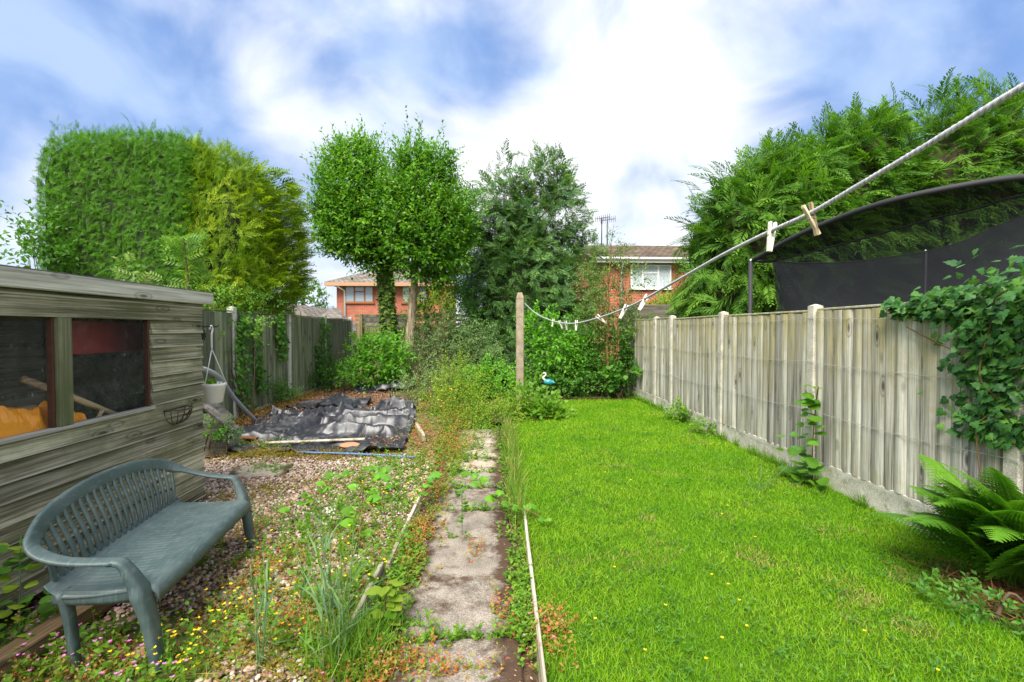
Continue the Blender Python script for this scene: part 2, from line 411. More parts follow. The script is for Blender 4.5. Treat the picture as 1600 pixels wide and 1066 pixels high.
def slabmat(name, a, c_):
    b = NB(name); v = b.pos(); f = b.noise(v, 6, 6, .65); g = b.noise(v, 130, 3, .7)
    col = b.ramp(f, [(.3, a), (.7, c_)]); col = b.mix(b.ramp(g, [(.36, .6), (.5, 0.)]), col, tuple(x * .3 for x in a)); col = b.mix(b.ramp(g, [(.55, 0.), (.68, .7)]), col, tuple(min(1, x * 1.6) for x in c_))
    tcx = b.n('ShaderNodeTexCoord'); sp = b.n('ShaderNodeSeparateXYZ'); b.l(tcx.outputs['Object'], sp.inputs[0])
    ex = b.ramp(b.math('ABSOLUTE', sp.outputs[0]), [(.18, 0.), (.36, .28)]); ey = b.ramp(b.math('ABSOLUTE', sp.outputs[1]), [(.24, 0.), (.30, .07)])
    k = b.math('ADD', b.noise(v, 4.5, 6, .78), b.math('ADD', ex, ey)); mo = b.ramp(k, [(.50, 0.), (.66, .92)])
    col = b.mix(mo, col, b.mix(b.ramp(g, [(.4, 0.), (.6, 1.)]), (.07, .036, .018), (.03, .014, .007)))
    return b.done(b.pbr(col, .9, b.bump(b.math('ADD', g, mo), .4, .006), spec=.2))
M['slab'] = slabmat('paving_concrete', (.16, .138, .115), (.31, .268, .222))
M['slab_pale'] = slabmat('pale_paving_concrete', (.30, .25, .19), (.46, .40, .31))
M['wire'] = plain('galvanised_wire', (.5, .49, .44), .45, .6)
M['brick'] = None

def soilmat(name, a, c, sc=14):
    b = NB(name); v = b.pos(); f = b.noise(v, sc, 6, .7); g = b.vor(v, sc * 5)
    return b.done(b.pbr(b.mix(b.ramp(g.outputs['Distance'], [(.2, .5), (.6, 0.)]), b.ramp(f, [(.3, a), (.7, c)]), tuple(x * .6 for x in a)), .95, b.bump(f, .6, .02), spec=.1))
M['soil'] = soilmat('dark_soil', (.045, .028, .016), (.12, .08, .05))
M['bark'] = soilmat('brown_litter', (.09, .05, .028), (.24, .15, .09), 24)
M['earth'] = soilmat('far_ground', (.05, .07, .02), (.1, .13, .04), 1.2)
b = NB('gravel_base'); v = b.pos(); vo = b.vor(v, 42)
hs = b.n('ShaderNodeSeparateColor'); b.l(vo.outputs['Color'], hs.inputs[0])
c = b.ramp(hs.outputs[0], [(0, (.10, .06, .04)), (.35, (.3, .2, .15)), (.7, (.45, .36, .29)), (1, (.2, .15, .12))])
M['gravel'] = b.done(b.pbr(b.mix(b.ramp(vo.outputs['Distance'], [(.35, 0.), (.7, .9)]), c, (.05, .035, .022)), .85, b.bump(b.math('SUBTRACT', 1.0, vo.outputs['Distance']), .9, .02)))
b = NB('lawn_turf'); v = b.pos(); f = b.noise(v, 1.1, 4, .6); g = b.noise(v, 60, 4, .7)
c = b.mix(b.ramp(f, [(.35, 0.), (.65, 1.)]), (.045, .115, .008), (.085, .18, .012))
M['turf'] = b.done(b.pbr(b.mix(b.ramp(g, [(.35, .7), (.6, 0.)]), c, (.04, .06, .01)), .9, b.bump(g, .8, .03), spec=.1))

# ------------------------------------------------------------------ ground
def struct(name, me, loc=(0, 0, 0)):
    o = add(name, me, None, loc); o['kind'] = 'structure'; return o
def bedz(x, y):
    s = np.clip((np.asarray(y) - 6.1) / 2.6, 0, 1); s = s * s * (3 - 2 * s)
    return .012 + .12 * s + .05 * (fbm(np.asarray(x) * 1.3, np.asarray(y) * 1.3, 3) - .5) * s
def gravz(x, y):
    "the gravel dips a little towards the near end of the shed"
    x = np.asarray(x, float); y = np.asarray(y, float); s = np.clip((3.4 - y) / 1.0, 0, 1); t = np.clip((-.95 - x) / .6, 0, 1)
    return -.012 + .014 * (fbm(x, y, 5) - .5) - .078 * s * s * (3 - 2 * s) * t * t * (3 - 2 * t)
def grid(x0, x1, y0, y1, nx, ny, zf):
    X, Y = np.meshgrid(np.linspace(x0, x1, nx), np.linspace(y0, y1, ny)); Z = zf(X, Y)
    V = np.stack([X, Y, Z], -1).reshape(-1, 3); i = np.arange(ny - 1)[:, None] * nx + np.arange(nx - 1)
    i = i.ravel(); return V, np.stack([i, i + 1, i + nx + 1, i + nx], 1)
def sheet(name, x0, x1, y0, y1, nx, ny, zf, mat, kind='structure'):
    V, F = grid(x0, x1, y0, y1, nx, ny, zf); return struct(name, mesh_np(name, V, F, mat, smooth=True))
sheet('ground', -500, 500, -60, 900, 8, 8, lambda X, Y: 0 * X - .05, M['earth'])
lawnz = lambda X, Y: .012 * (fbm(X * .8, Y * .8, 2) - .5) + .004
sheet('lawn', .26, 3.42, -1, 11.4, 30, 90, lawnz, M['turf'])
sheet('gravel_bed', -4.3, -.66, -1, 6.6, 40, 70, lambda X, Y: gravz(X, Y), M['gravel'])
path = sheet('path', -.66, .26, -1, 8.6, 10, 80, lambda X, Y: -.012 + .012 * (fbm(X * 4, Y * 4, 6) - .5), M['soil'])
sheet('planting_bed', -4.3, -.72, 6.12, 16.5, 60, 150, bedz, M['bark'])
sheet('border_bed', -.72, .26, 7.75, 16.5, 14, 110, bedz, M['soil'])
sheet('back_border', .26, 4.0, 10.8, 16.5, 20, 30, lambda X, Y: .03 + 0 * X, M['soil'])

ys = [.69, 1.28, 1.87, 2.46, 3.05, 3.68, 4.22, 4.82, 5.31, 5.91, 6.5, 7.06, 7.65]
for i in range(len(ys) - 1):
    L = ys[i + 1] - ys[i] - .014; wd = .72
    me = poly('paving_slab', box(-wd / 2, -L / 2, -.05, wd / 2, L / 2, .006), M['slab_pale'] if ys[i] > 5.2 else M['slab'], bevel=.008)
    add('paving_slab', me, path, (-.205 + rng.uniform(-.012, .012), ys[i] + L / 2, rng.uniform(0, .008)),
        (rng.uniform(-.008, .008), rng.uniform(-.008, .008), rng.uniform(-.012, .012)))
# loose slab in the gravel
c = gr(407, 737)
me = poly('stepping_slab', box(-.3, -.22, -.03, .3, .22, .022), M['slab_pale'], bevel=.01)
tag(add('stepping_slab', me, None, (c.x, c.y, 0), (0, .01, R(9))), 'single pale paving slab lying in the gravel beyond the bench', 'slab')

# timber edging of the path
def plank(name, a, b_, h, t, mat, label, cat, lift=0, roll=0):
    a = Vector(a); b_ = Vector(b_); d = b_ - a; L = d.length
    me = poly(name, box(-t / 2, 0, 0, t / 2, L, h), mat, bevel=min(t, h) * .18)
    o = add(name, me, None, a + Vector((0, 0, lift)), (math.asin(d.z / L), roll, -math.atan2(d.x, d.y)))
    if label: tag(o, label, cat)
    return o
plank('edging_board', (-.69, 2.45, -.05), (-.665, 3.05, -.03), .16, .028, M['edging'], 'short weathered edging board left of the path nearest the camera', 'board', roll=-.12)
plank('edging_board', (-.655, 3.12, -.05), (-.63, 4.35, -.05), .14, .026, M['edging'], 'thin edging board left of the path half hidden by red weeds', 'board', roll=-.06)
plank('edging_board', (.215, 1.5, -.06), (.285, 4.0, -.05), .13, .022, M['edging'], 'pale split edging board between the path and the lawn', 'board', roll=.05)
a = gr(663, 690, .05); e = gr(637, 645, .1)
plank('edging_board', (a.x, a.y, .04), (e.x, e.y, .1), .1, .05, M['edging'], 'pale wooden batten along the right side of the black plastic sheet', 'batten')

# ------------------------------------------------------------------ fences
def board_mesh(wd, h, side, mat, cup):
    n = 6; u = np.linspace(-.5, .5, n); V = []; F = []
    outw = side * (.006 + cup * (.25 - u ** 2) * 4 * .015 + .016 * (u + .5))
    for z in (0, h):
        for i in range(n): V.append((outw[i], u[i] * wd, z))
        for i in range(n): V.append((-side * .004, u[i] * wd, z))
    s = 2 * n
    for i in range(n - 1):
        F += [(i, i + 1, s + i + 1, s + i), (n + i + 1, n + i, s + n + i, s + n + i + 1), (s + i, s + i + 1, s + n + i + 1, s + n + i), (i + 1, i, n + i, n + i + 1)]
    F += [(n - 1, 2 * n - 1, s + 2 * n - 1, s + n - 1), (0, s, s + n, n)]
    return poly('board', (np.array(V), F), mat)
def fence(name, label, x, posts, side, mat, pmat, ztop, zgb, zb, ph, nb, wires=(), lean=0.0):
    f = thing(name, label, 'fence', (x, posts[0], zb))
    pm = []
    V, F = box(-.055, -.05, -.3, .055, .05, ph - zb - .012)
    V2 = [(-.055, -.05, ph - zb - .012), (.055, -.05, ph - zb - .012), (.055, .05, ph - zb - .012), (-.055, .05, ph - zb - .012), (0, 0, ph - zb + .012)]
    pmesh = poly('post', [(V, F), (np.array(V2), [(0, 1, 4), (1, 2, 4), (2, 3, 4), (3, 0, 4)])], pmat, bevel=.006)
    for y in posts:
        add('post', pmesh, f, (0, y - posts[0], 0), (rng.uniform(-.008, .008), lean + rng.uniform(-.008, .008), rng.uniform(-.03, .03)))
    for i in range(len(posts) - 1):
        y0, y1 = posts[i] + .06, posts[i + 1] - .06; L = y1 - y0; dz = rng.uniform(-.015, .015)
        h = ztop - zgb
        gb = poly('gravel_board', box(-.025, -L / 2, -.1, .025, L / 2, zgb - zb), M['gravelboard'], bevel=.006)
        add('gravel_board', gb, f, (side * .003, y0 + L / 2 - posts[0], 0))
        rails = [box(-.035 - .012, -L / 2, z - .02, -.012, L / 2, z + .02) if side > 0 else box(.012, -L / 2, z - .02, .047, L / 2, z + .02) for z in (.15, h / 2, h - .15)]
        cap = box(-.03, -L / 2 + .003, h + .002, .032, L / 2 - .003, h + .022)
        p = add('panel', poly('panel', rails + [cap], mat, bevel=.003), f, (0, y0 + L / 2 - posts[0], zgb - zb + dz), (rng.uniform(-.006, .006), lean, 0))
        k = max(2, round(nb * L / 1.83)); wdt = L / k
        meshes = [board_mesh(wdt * q, h - .005, side, mat, rng.uniform(.5, 1.3)) for q in (1.06, .98, 1.1, 1.0)]
        for j in range(k):
            add('board', meshes[rng.integers(4)], p, (side * rng.uniform(.0, .007), -L / 2 + (j + .5) * wdt, rng.uniform(-.012, .002)),
                (rng.uniform(-.009, .009), rng.uniform(-.004, .004), rng.uniform(-.09, .09)))
    for z in wires:
        P = []
        for i in range(len(posts) - 1):
            for t in np.linspace(0, 1, 9)[:-1]:
                P.append((x + side * .062 - side * .02 * math.sin(math.pi * t), posts[i] + t * (posts[i + 1] - posts[i]), z - .035 * math.sin(math.pi * t) + rng.uniform(-.006, .006)))
        part('wire', tube(P, .0026, 5), M['wire'], f, True)
    return f
FX = 3.43
fence('board_fence', 'long weathered grey board fence with concrete posts right of the lawn', FX, [1.0, 2.94, 4.90, 6.90, 8.82, 9.72, 11.6], -1,
      M['fence_r'], M['post'], 1.80, .24, 0, 1.86, 15, (1.73, 1.27, .76, .25))
fence('board_fence', 'green-stained board fence with pale concrete posts behind the black plastic', -4.2, [5.9, 8.05, 10.19, 12.43, 14.75], 1,
      M['fence_l'], M['post_pale'], 1.88, .2, .1, 1.97, 14, lean=.0)
def slat_fence(name, label, x0, x1, y, zs, h, mat, posts, pw=.1, ptop=2.1):
    f = thing(name, label, 'fence', (x0, y, 0)); L = x1 - x0
    for z in zs:
        add('slat', poly('slat', box(0, -.015, 0, L, .015, h), mat, bevel=.004), f, (0, rng.uniform(-.006, .0), z), (0, rng.uniform(-.004, .004), 0))
    for px_ in posts:
        add('post', poly('post', box(-pw / 2, -.06, 0, pw / 2, .04, ptop), mat, bevel=.008), f, (px_ - x0, -.05, 0))
    return f
# rear fences
f = slat_fence('rear_fence', 'tan timber fence with a slatted top at the far left corner', -4.3, 1.6, 15.6, [1.72, 1.86, 2.0], .09, M['fence_far'], [-4.1, -3.25, -2.0, -.4], .1, 2.1)
bm_ = poly('board', box(0, -.012, 0, .142, .012, 1.6), M['fence_far'], bevel=.003)
for i in range(40): add('board', bm_, f, (.03 + i * .146, rng.uniform(-.004, .004), .08), (0, 0, rng.uniform(-.03, .03)))
slat_fence('rear_fence', 'dark sleeper fence behind the far end of the board fence', 3.3, 6.6, 12.1, [.1, .37, .64, .91, 1.18, 1.45, 1.72, 1.98], .255, M['fence_dark'], [3.55, 5.1, 6.5], .13, 2.12)

# ------------------------------------------------------------------ shed
SX = -2.68; S0, S1 = 1.2, 4.58
shed = thing('garden_shed', 'weathered timber shed with two dirty windows behind the green bench', 'shed', (SX, 3.0, 0))
def lapboard(y0, y1, z, h):
    L = y1 - y0
    V = np.array([(.001, 0, 0), (.030, 0, 0), (.030, 0, .010), (.006, 0, h), (.001, 0, h)]); V = np.vstack([V, V + (0, L, 0)])
    F = [(0, 1, 2, 3, 4), (9, 8, 7, 6, 5)] + [(i, i + 5, (i + 1) % 5 + 5, (i + 1) % 5) for i in range(5)]
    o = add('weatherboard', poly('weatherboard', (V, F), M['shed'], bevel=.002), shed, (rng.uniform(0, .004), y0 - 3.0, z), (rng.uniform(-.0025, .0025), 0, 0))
H = .1185
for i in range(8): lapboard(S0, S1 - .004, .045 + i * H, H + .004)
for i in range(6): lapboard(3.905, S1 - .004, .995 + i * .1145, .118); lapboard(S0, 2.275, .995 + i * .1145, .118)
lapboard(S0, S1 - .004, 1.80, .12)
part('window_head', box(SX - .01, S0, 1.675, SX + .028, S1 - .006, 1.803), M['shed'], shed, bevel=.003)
part('window_sill', box(SX - .03, 2.2, .972, SX + .036, 3.92, .996), M['fascia'], shed, bevel=.004)
part('mullion', box(SX - .03, 3.078, .996, SX + .034, 3.175, 1.675), M['shed_v'], shed, bevel=.003)
part('mullion', box(SX - .03, 2.28, .996, SX + .030, 2.38, 1.675), M['shed_v'], shed, bevel=.003)
for y in (3.058, 3.882): part('bead', box(SX - .028, y, .997, SX + .010, y + .018, 1.674), M['rust'], shed, bevel=.003)
part('fascia', box(SX + .035, S0, 1.832, SX + .075, S1 + .09, 1.945), M['fascia'], shed, bevel=.006)
roof = [(SX + .074, S0, 1.948), (SX + .074, S1 + .088, 1.948), (-4.12, S1 + .088, 1.80), (-4.12, S0, 1.80)]
part('roof', (np.array(roof + [(x, y, z - .03) for x, y, z in roof]), [(0, 1, 2, 3), (7, 6, 5, 4), (0, 4, 5, 1), (1, 5, 6, 2), (2, 6, 7, 3), (3, 7, 4, 0)]), plain('roof_felt', (.11, .11, .105), .95, scale=60, var=.4), shed)
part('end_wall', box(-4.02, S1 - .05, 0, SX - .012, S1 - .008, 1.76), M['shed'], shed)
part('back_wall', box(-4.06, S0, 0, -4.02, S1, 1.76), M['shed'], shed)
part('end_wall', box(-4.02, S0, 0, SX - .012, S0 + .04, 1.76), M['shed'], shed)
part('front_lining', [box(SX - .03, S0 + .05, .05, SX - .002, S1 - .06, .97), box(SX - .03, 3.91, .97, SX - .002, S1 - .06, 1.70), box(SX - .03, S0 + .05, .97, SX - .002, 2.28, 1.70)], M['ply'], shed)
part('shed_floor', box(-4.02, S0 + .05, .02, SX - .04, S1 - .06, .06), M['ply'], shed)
b = NB('dirty_glass'); v = b.coord('Object', (1, 1, 1)); n1 = b.noise(v, 75, 3, .7); n2 = b.noise(v, 5, 5, .7, 1.5); n3 = b.noise(b.coord('Object', (1, 9, 2)), 9, 5, .8, 1.2)
spk = b.math('MULTIPLY', b.ramp(n1, [(.58, 0.), (.70, .45)]), b.ramp(n2, [(.42, .05), (.62, 1.)]))
web = b.math('MULTIPLY', b.ramp(n3, [(.57, 0.), (.70, .5)]), b.ramp(n2, [(.48, 0.), (.68, 1.)]))
dirt = b.math('MAXIMUM', spk, b.math('MAXIMUM', web, b.math('MULTIPLY', n2, .07)), True)
tr = b.n('ShaderNodeBsdfTransparent'); tr.inputs[0].default_value = (.95, .97, .96, 1); gl = b.n('ShaderNodeBsdfGlossy'); gl.inputs['Roughness'].default_value = .04
fr = b.n('ShaderNodeLayerWeight'); fr.inputs[0].default_value = .12; m1 = b.n('ShaderNodeMixShader'); b.l(fr.outputs[0], m1.inputs[0]); b.l(tr.outputs[0], m1.inputs[1]); b.l(gl.outputs[0], m1.inputs[2])
df = b.n('ShaderNodeBsdfDiffuse'); df.inputs[0].default_value = (.55, .58, .6, 1); m2 = b.n('ShaderNodeMixShader'); b.l(dirt, m2.inputs[0]); b.l(m1.outputs[0], m2.inputs[1]); b.l(df.outputs[0], m2.inputs[2])
M['glass'] = b.done(m2.outputs[0])
def pane_(y0, y1): return (np.array([(SX - .016, y0, .998), (SX - .016, y1, .998), (SX - .016, y1, 1.674), (SX - .016, y0, 1.674)]), [(0, 1, 2, 3)])
part('window_pane', pane_(2.38, 3.056), M['glass'], shed)
pass; part('window_pane', pane_(3.175, 3.88), M['glass'], shed)
# shelf and contents seen through the panes
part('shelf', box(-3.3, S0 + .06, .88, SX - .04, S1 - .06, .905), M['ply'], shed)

# ------------------------------------------------------------------ houses
def brickmat(name, c1, c2, mortar, ax='x'):
    b = NB(name); v = b.pos(); sp = b.n('ShaderNodeSeparateXYZ'); b.l(v, sp.inputs[0]); cm = b.n('ShaderNodeCombineXYZ')
    b.l(sp.outputs[0 if ax == 'x' else 1], cm.inputs[0]); b.l(sp.outputs[2], cm.inputs[1])
    t = b.n('ShaderNodeTexBrick'); b.l(cm.outputs[0], t.inputs['Vector']); t.inputs['Scale'].default_value = 1
    t.inputs['Brick Width'].default_value = .225; t.inputs['Row Height'].default_value = .075; t.inputs['Mortar Size'].default_value = .007
    t.inputs['Color1'].default_value = (*c1, 1); t.inputs['Color2'].default_value = (*c2, 1); t.inputs['Mortar'].default_value = (*mortar, 1)
    f = b.noise(v, 1.2, 4); c = b.mix(1.0, t.outputs[0], b.ramp(f, [(.3, (.8, .8, .8)), (.7, (1.15, 1.1, 1.05))]), 'MULTIPLY')
    return b.done(b.pbr(c, .9, spec=.15))
def tilemat(name, a, c):
    b = NB(name); v = b.coord('Object'); t = b.n('ShaderNodeTexBrick'); b.l(v, t.inputs['Vector']); t.inputs['Scale'].default_value = 1
    t.inputs['Brick Width'].default_value = .3; t.inputs['Row Height'].default_value = .3; t.inputs['Mortar Size'].default_value = .02; t.offset = .5
    t.inputs['Color1'].default_value = (*a, 1); t.inputs['Color2'].default_value = (*c, 1); t.inputs['Mortar'].default_value = tuple(x * .35 for x in a) + (1,)
    f = b.noise(v, 2, 5); return b.done(b.pbr(b.mix(1.0, t.outputs[0], b.ramp(f, [(.3, (.7, .7, .7)), (.7, (1.25, 1.2, 1.1))]), 'MULTIPLY'), .9, spec=.15))
M['brick'] = brickmat('orange_brick', (.44, .115, .06), (.33, .08, .045), (.44, .32, .25))
M['brick_red'] = brickmat('red_brick', (.42, .10, .055), (.31, .07, .04), (.44, .32, .25))
M['tile'] = tilemat('brown_roof_tile', (.085, .065, .05), (.15, .115, .085))
M['tile_grey'] = tilemat('grey_roof_tile', (.14, .125, .11), (.22, .2, .18))
M['slate'] = plain('blue_slate', (.16, .2, .28), .5)
M['white'] = plain('white_upvc', (.78, .78, .77), .35, var=.05)
M['brownframe'] = plain('brown_frame', (.30, .115, .03), .5, var=.2)
M['cream'] = plain('cream_render', (.55, .49, .33), .9, var=.1)
M['gutter_brown'] = plain('tan_soffit', (.42, .24, .14), .6)
b = NB('house_glass'); M['pane'] = b.done(b.pbr((.30, .36, .42), .12, spec=.9))
b = NB('net_curtain'); v = b.pos((1, 1, 1)); M['curtain'] = b.done(b.pbr(b.ramp(b.noise(v, 22, 4), [(.4, (.3, .36, .38)), (.6, (.6, .66, .66))]), .3, spec=.7))
def window(parent, x0, x1, z0, z1, y, frame, pane, cols, transom=None):
    t = .07
    VF = [box(x0, y - .06, z0, x1, y + .02, z0 + t), box(x0, y - .06, z1 - t, x1, y + .02, z1), box(x0, y - .062, z0, x0 + t, y + .02, z1), box(x1 - t, y - .062, z0, x1, y + .02, z1)]
    for c in cols: VF.append(box(c - t * .6, y - .058, z0 + t, c + t * .6, y + .02, z1 - t))
    if transom: VF.append(box(transom[0], y - .056, transom[2] - t * .5, transom[1], y + .02, transom[2] + t * .5))
    wnd = part('window', VF, frame, parent)
    xs = [x0 + t] + [c for c in cols] + [x1 - t]
    for i in range(len(xs) - 1):
        a_ = xs[i] + (t * .6 if i else 0); b_ = xs[i + 1] - (t * .6 if i < len(xs) - 2 else 0)
        part('pane', box(a_ + .002, y - .03, z0 + t + .002, b_ - .002, y - .02, z1 - t - .002), pane, wnd)
    part('sill', box(x0 - .06, y - .1, z0 - .06, x1 + .06, y + .02, z0 - .002), frame, wnd)
def roofplane(P): 
    P = np.array([tuple(p) for p in P]); n = len(P); V = np.vstack([P, P - (0, 0, .12)])
    return V, [tuple(range(n)), tuple(range(2 * n - 1, n - 1, -1))] + [(i, i + n, (i + 1) % n + n, (i + 1) % n) for i in range(n)]
# right-hand house
Y = 22.0
h = thing('brick_house', 'red brick house with a white window and roof aerial right of the tall cypress', 'house', (7.5, Y, 0))
x0, x1 = at(930, 450, Y).x, 12.4; ze = at(1000, 408, Y).z
part('wall', box(x0, Y, -.05, x1, Y + 7, ze), M['brick_red'], h)
zr = at(1000, 384, Y + 3.4).z
rf = part('roof', roofplane([(x0 - .3, Y - .35, ze + .1), (x1 + .4, Y - .35, ze + .1), (x1 + .4, Y + 3.4, zr), (x0 - .3, Y + 3.4, zr)]), M['tile'], h)
part('rear_slope', roofplane([(x0 - .3, Y + 7.3, ze + .1), (x0 - .3, Y + 3.41, zr), (x1 + .4, Y + 3.41, zr), (x1 + .4, Y + 7.3, ze + .1)]), M['tile'], h)
for k in (0, 1): part('roof_vent', box(at(1010 + 46 * k, 390, Y).x, Y + 2.0, zr - .62, at(1020 + 46 * k, 390, Y).x, Y + 2.25, zr - .47), M['white'], rf)
part('gable', (np.array([(x1 - .001, Y, ze), (x1 - .001, Y + 7, ze), (x1 - .001, Y + 3.4, zr - .05), (x0 + .001, Y, ze), (x0 + .001, Y + 7, ze), (x0 + .001, Y + 3.4, zr - .05)]), [(0, 1, 2), (3, 5, 4), (0, 2, 5, 3), (1, 4, 5, 2)]), M['brick_red'], h)
part('fascia', box(x0 - .3, Y - .40, ze - .12, x1 + .4, Y - .355, ze + .09), M['white'], h)
part('soffit', box(x0 - .3, Y - .354, ze - .1, x1 + .4, Y - .004, ze - .07), M['white'], h)
part('gutter', tube([(x0 - .3, Y - .46, ze + .05), (x1 + .4, Y - .46, ze + .05)], .06, 8), M['white'], h, True)
part('drainpipe', tube([(at(971, 430, Y).x, Y - .06, 0), (at(971, 430, Y).x, Y - .06, ze - .3), (at(971, 430, Y).x, Y - .42, ze)], .05, 8), M['white'], h, True)
wx0, wx1 = at(985, 430, Y).x, at(1048, 430, Y).x; wz0, wz1 = at(1010, 451, Y).z, at(1010, 414, Y).z
window(h, wx0, wx1, wz0, wz1, Y - .01, M['white'], M['curtain'], [wx0 + (wx1 - wx0) * .3, wx0 + (wx1 - wx0) * .68], (wx0 + (wx1 - wx0) * .32, wx0 + (wx1 - wx0) * .66, wz0 + (wz1 - wz0) * .66))
# aerial
A = at(940, 384, Y + 3.4); steel = plain('aerial_metal', (.06, .06, .07), .5, .3)
for k, (dx, hh) in enumerate(((0, 1.45), (.3, 1.35))):
    part('aerial_mast', tube([(A.x + dx, Y + 3.4, zr - .2), (A.x + dx, Y + 3.4, zr + hh)], .032, 6), steel, rf, True)
    V = [tube([(A.x + dx - .35, Y + 3.3, zr + hh - .08), (A.x + dx + .45, Y + 3.55, zr + hh + .1)], .016, 5)]
    for q in np.linspace(-.35, .42, 8): V.append(tube([(A.x + dx + q, Y + 3.35, zr + hh - .18 + q * .2), (A.x + dx + q, Y + 3.4, zr + hh + .14 + q * .2)], .013, 4))
    part('aerial_array', V, steel, rf)
# left-hand house
Y = 30.0
h = thing('brick_house', 'orange brick house with brown window frames behind the twin-stemmed tree', 'house', (-6.5, Y, 0))
x0, x1 = at(526, 460, Y).x, at(700, 460, Y).x; ze = at(560, 442, Y).z; zr = at(580, 420, Y + 3.5).z
part('wall', box(x0, Y, -.05, x1, Y + 7, ze), M['brick'], h)
o_ = .55; e0, e1 = x0 - o_, x1 + o_
rf = part('roof', [roofplane([(e0, Y - o_, ze), (e1, Y - o_, ze), (e1 - 2.6, Y + 3.5, zr), (e0 + 2.2, Y + 3.5, zr)]), roofplane([(e0, Y + 7.5, ze), (e0, Y - o_, ze + .001), (e0 + 2.2, Y + 3.5, zr + .001)]),
                   roofplane([(e1, Y - o_, ze + .002), (e1, Y + 7.5, ze), (e1 - 2.6, Y + 3.5, zr + .002)]), roofplane([(e1, Y + 7.5, ze + .003), (e0, Y + 7.5, ze + .003), (e0 + 2.2, Y + 3.51, zr), (e1 - 2.6, Y + 3.51, zr)])], M['tile_grey'], h)
part('fascia', box(e0, Y - o_ - .06, ze - .24, e1, Y - o_ - .004, ze - .02), M['gutter_brown'], h)
part('soffit', box(e0, Y - o_, ze - .22, e1, Y - .005, ze - .17), M['gutter_brown'], h)
part('drainpipe', tube([(x0 + .5, Y - .07, 0), (x0 + .5, Y - .07, ze - .5), (x0 + .2, Y - .5, ze - .25)], .06, 8), M['white'], h, True)
X_ = lambda p: at(p, 460, Y).x
Z_ = lambda p: at(560, p, Y).z
window(h, X_(539), X_(584), Z_(473), Z_(446), Y - .01, M['brownframe'], M['pane'], [X_(554), X_(570)], (X_(555), X_(569), Z_(456)))
window(h, X_(628), X_(668), Z_(473), Z_(446), Y - .01, M['brownframe'], M['pane'], [X_(641), X_(655)], (X_(642), X_(654), Z_(456)))
part('porch', box(X_(575), Y - 1.2, 0, X_(640), Y - .003, Z_(495)), plain('dark_porch', (.05, .06, .09), .6), h)
# bungalow roof
Y = 21.0
h = thing('bungalow', 'cream gabled bungalow with a grey tiled roof above the green fence', 'house', (-7.8, Y, 0))
P = at(452, 478, Y); L_ = at(405, 505, Y); Rr = at(510, 516, Y)
part('wall', (np.array([(L_.x, Y, 0), (Rr.x, Y, 0), (Rr.x, Y, Rr.z), (P.x, Y, P.z), (L_.x, Y, L_.z), (L_.x, Y + 6, 0), (Rr.x, Y + 6, 0), (Rr.x, Y + 6, Rr.z), (P.x, Y + 6, P.z), (L_.x, Y + 6, L_.z)]),
              [(0, 1, 2, 3, 4), (9, 8, 7, 6, 5), (0, 5, 6, 1), (1, 6, 7, 2), (4, 9, 5, 0)]), M['cream'], h)
part('roof', [roofplane([(P.x, Y - .3, P.z + .1), (P.x, Y + 6, P.z + .1), (L_.x - .3, Y + 6, L_.z), (L_.x - .3, Y - .3, L_.z)]),
              roofplane([(P.x, Y + 6, P.z + .101), (P.x, Y - .3, P.z + .101), (Rr.x + .35, Y - .3, Rr.z - .05), (Rr.x + .35, Y + 6, Rr.z - .05)])], M['tile_grey'], h)
part('bargeboard', [band([(P.x, Y - .33, P.z), (Rr.x + .35, Y - .33, Rr.z - .15)], .05, .24, (0, 0, 1)), band([(P.x, Y - .331, P.z), (L_.x - .3, Y - .331, L_.z - .1)], .05, .24, (0, 0, 1))], M['tile_grey'], h)
a_ = at(455, 486, Y + 2); b_ = at(532, 497, Y + 2)
part('side_roof', roofplane([(Rr.x - .6, Y + .6, at(480, 497, Y).z), (at(528, 497, Y).x, Y + .6, at(480, 497, Y).z), (at(532, 482, Y + 4).x, Y + 4, at(480, 481, Y + 4).z), (P.x + .5, Y + 4, at(480, 481, Y + 4).z)]), M['tile_grey'], h)
Y = 48.0
h = thing('distant_house', 'distant blue-grey slate roofs between the golden conifer and the orange brick house', 'house', (-16, Y, 0))
for k, (p0, p1, pt, pe) in enumerate(((466, 490, 473, 483), (486, 512, 475, 483))):
    xa, xb = at(p0, 480, Y).x, at(p1, 480, Y).x; zt, zz = at(470, pt, Y).z, at(470, pe, Y).z
    part('roof', roofplane([(xa - .5, Y + k, zz), (xb + .5, Y + k, zz), (xb - .9, Y + 3 + k, zt), (xa + .9, Y + 3 + k, zt)]), M['slate'], h)
    part('wall', box(xa, Y + .5 + k, 0, xb, Y + 6 + k, zz - .2), M['cream'], h)

# ------------------------------------------------------------------ bench
b = NB('green_plastic'); v = b.coord('Object'); f = b.noise(v, 7, 5, .65); g = b.noise(b.coord('Object', (30, 3, 3)), 4, 4, .7)
c = b.mix(b.ramp(f, [(.35, 0.), (.7, 1.)]), (.042, .070, .073), (.074, .108, .108))
c = b.mix(b.ramp(g, [(.52, 0.), (.72, .5)]), c, (.17, .2, .19))
k2 = b.noise(v, 2.2, 5, .7); c = b.mix(b.ramp(k2, [(.5, 0.), (.72, .45)]), c, (.13, .15, .135)); c = b.mix(b.ramp(b.noise(v, 60, 4, .75), [(.60, 0.), (.70, .55)]), c, (.03, .035, .025))
M['plastic'] = b.done(b.pbr(c, b.ramp(f, [(.3, .42), (.7, .62)]), b.bump(g, .06, .004), spec=.45))
bench = thing('garden_bench', 'dark green plastic bench with slatted curved back in front of the shed', 'bench', (-1.715, 2.985, 0), R(7.0))
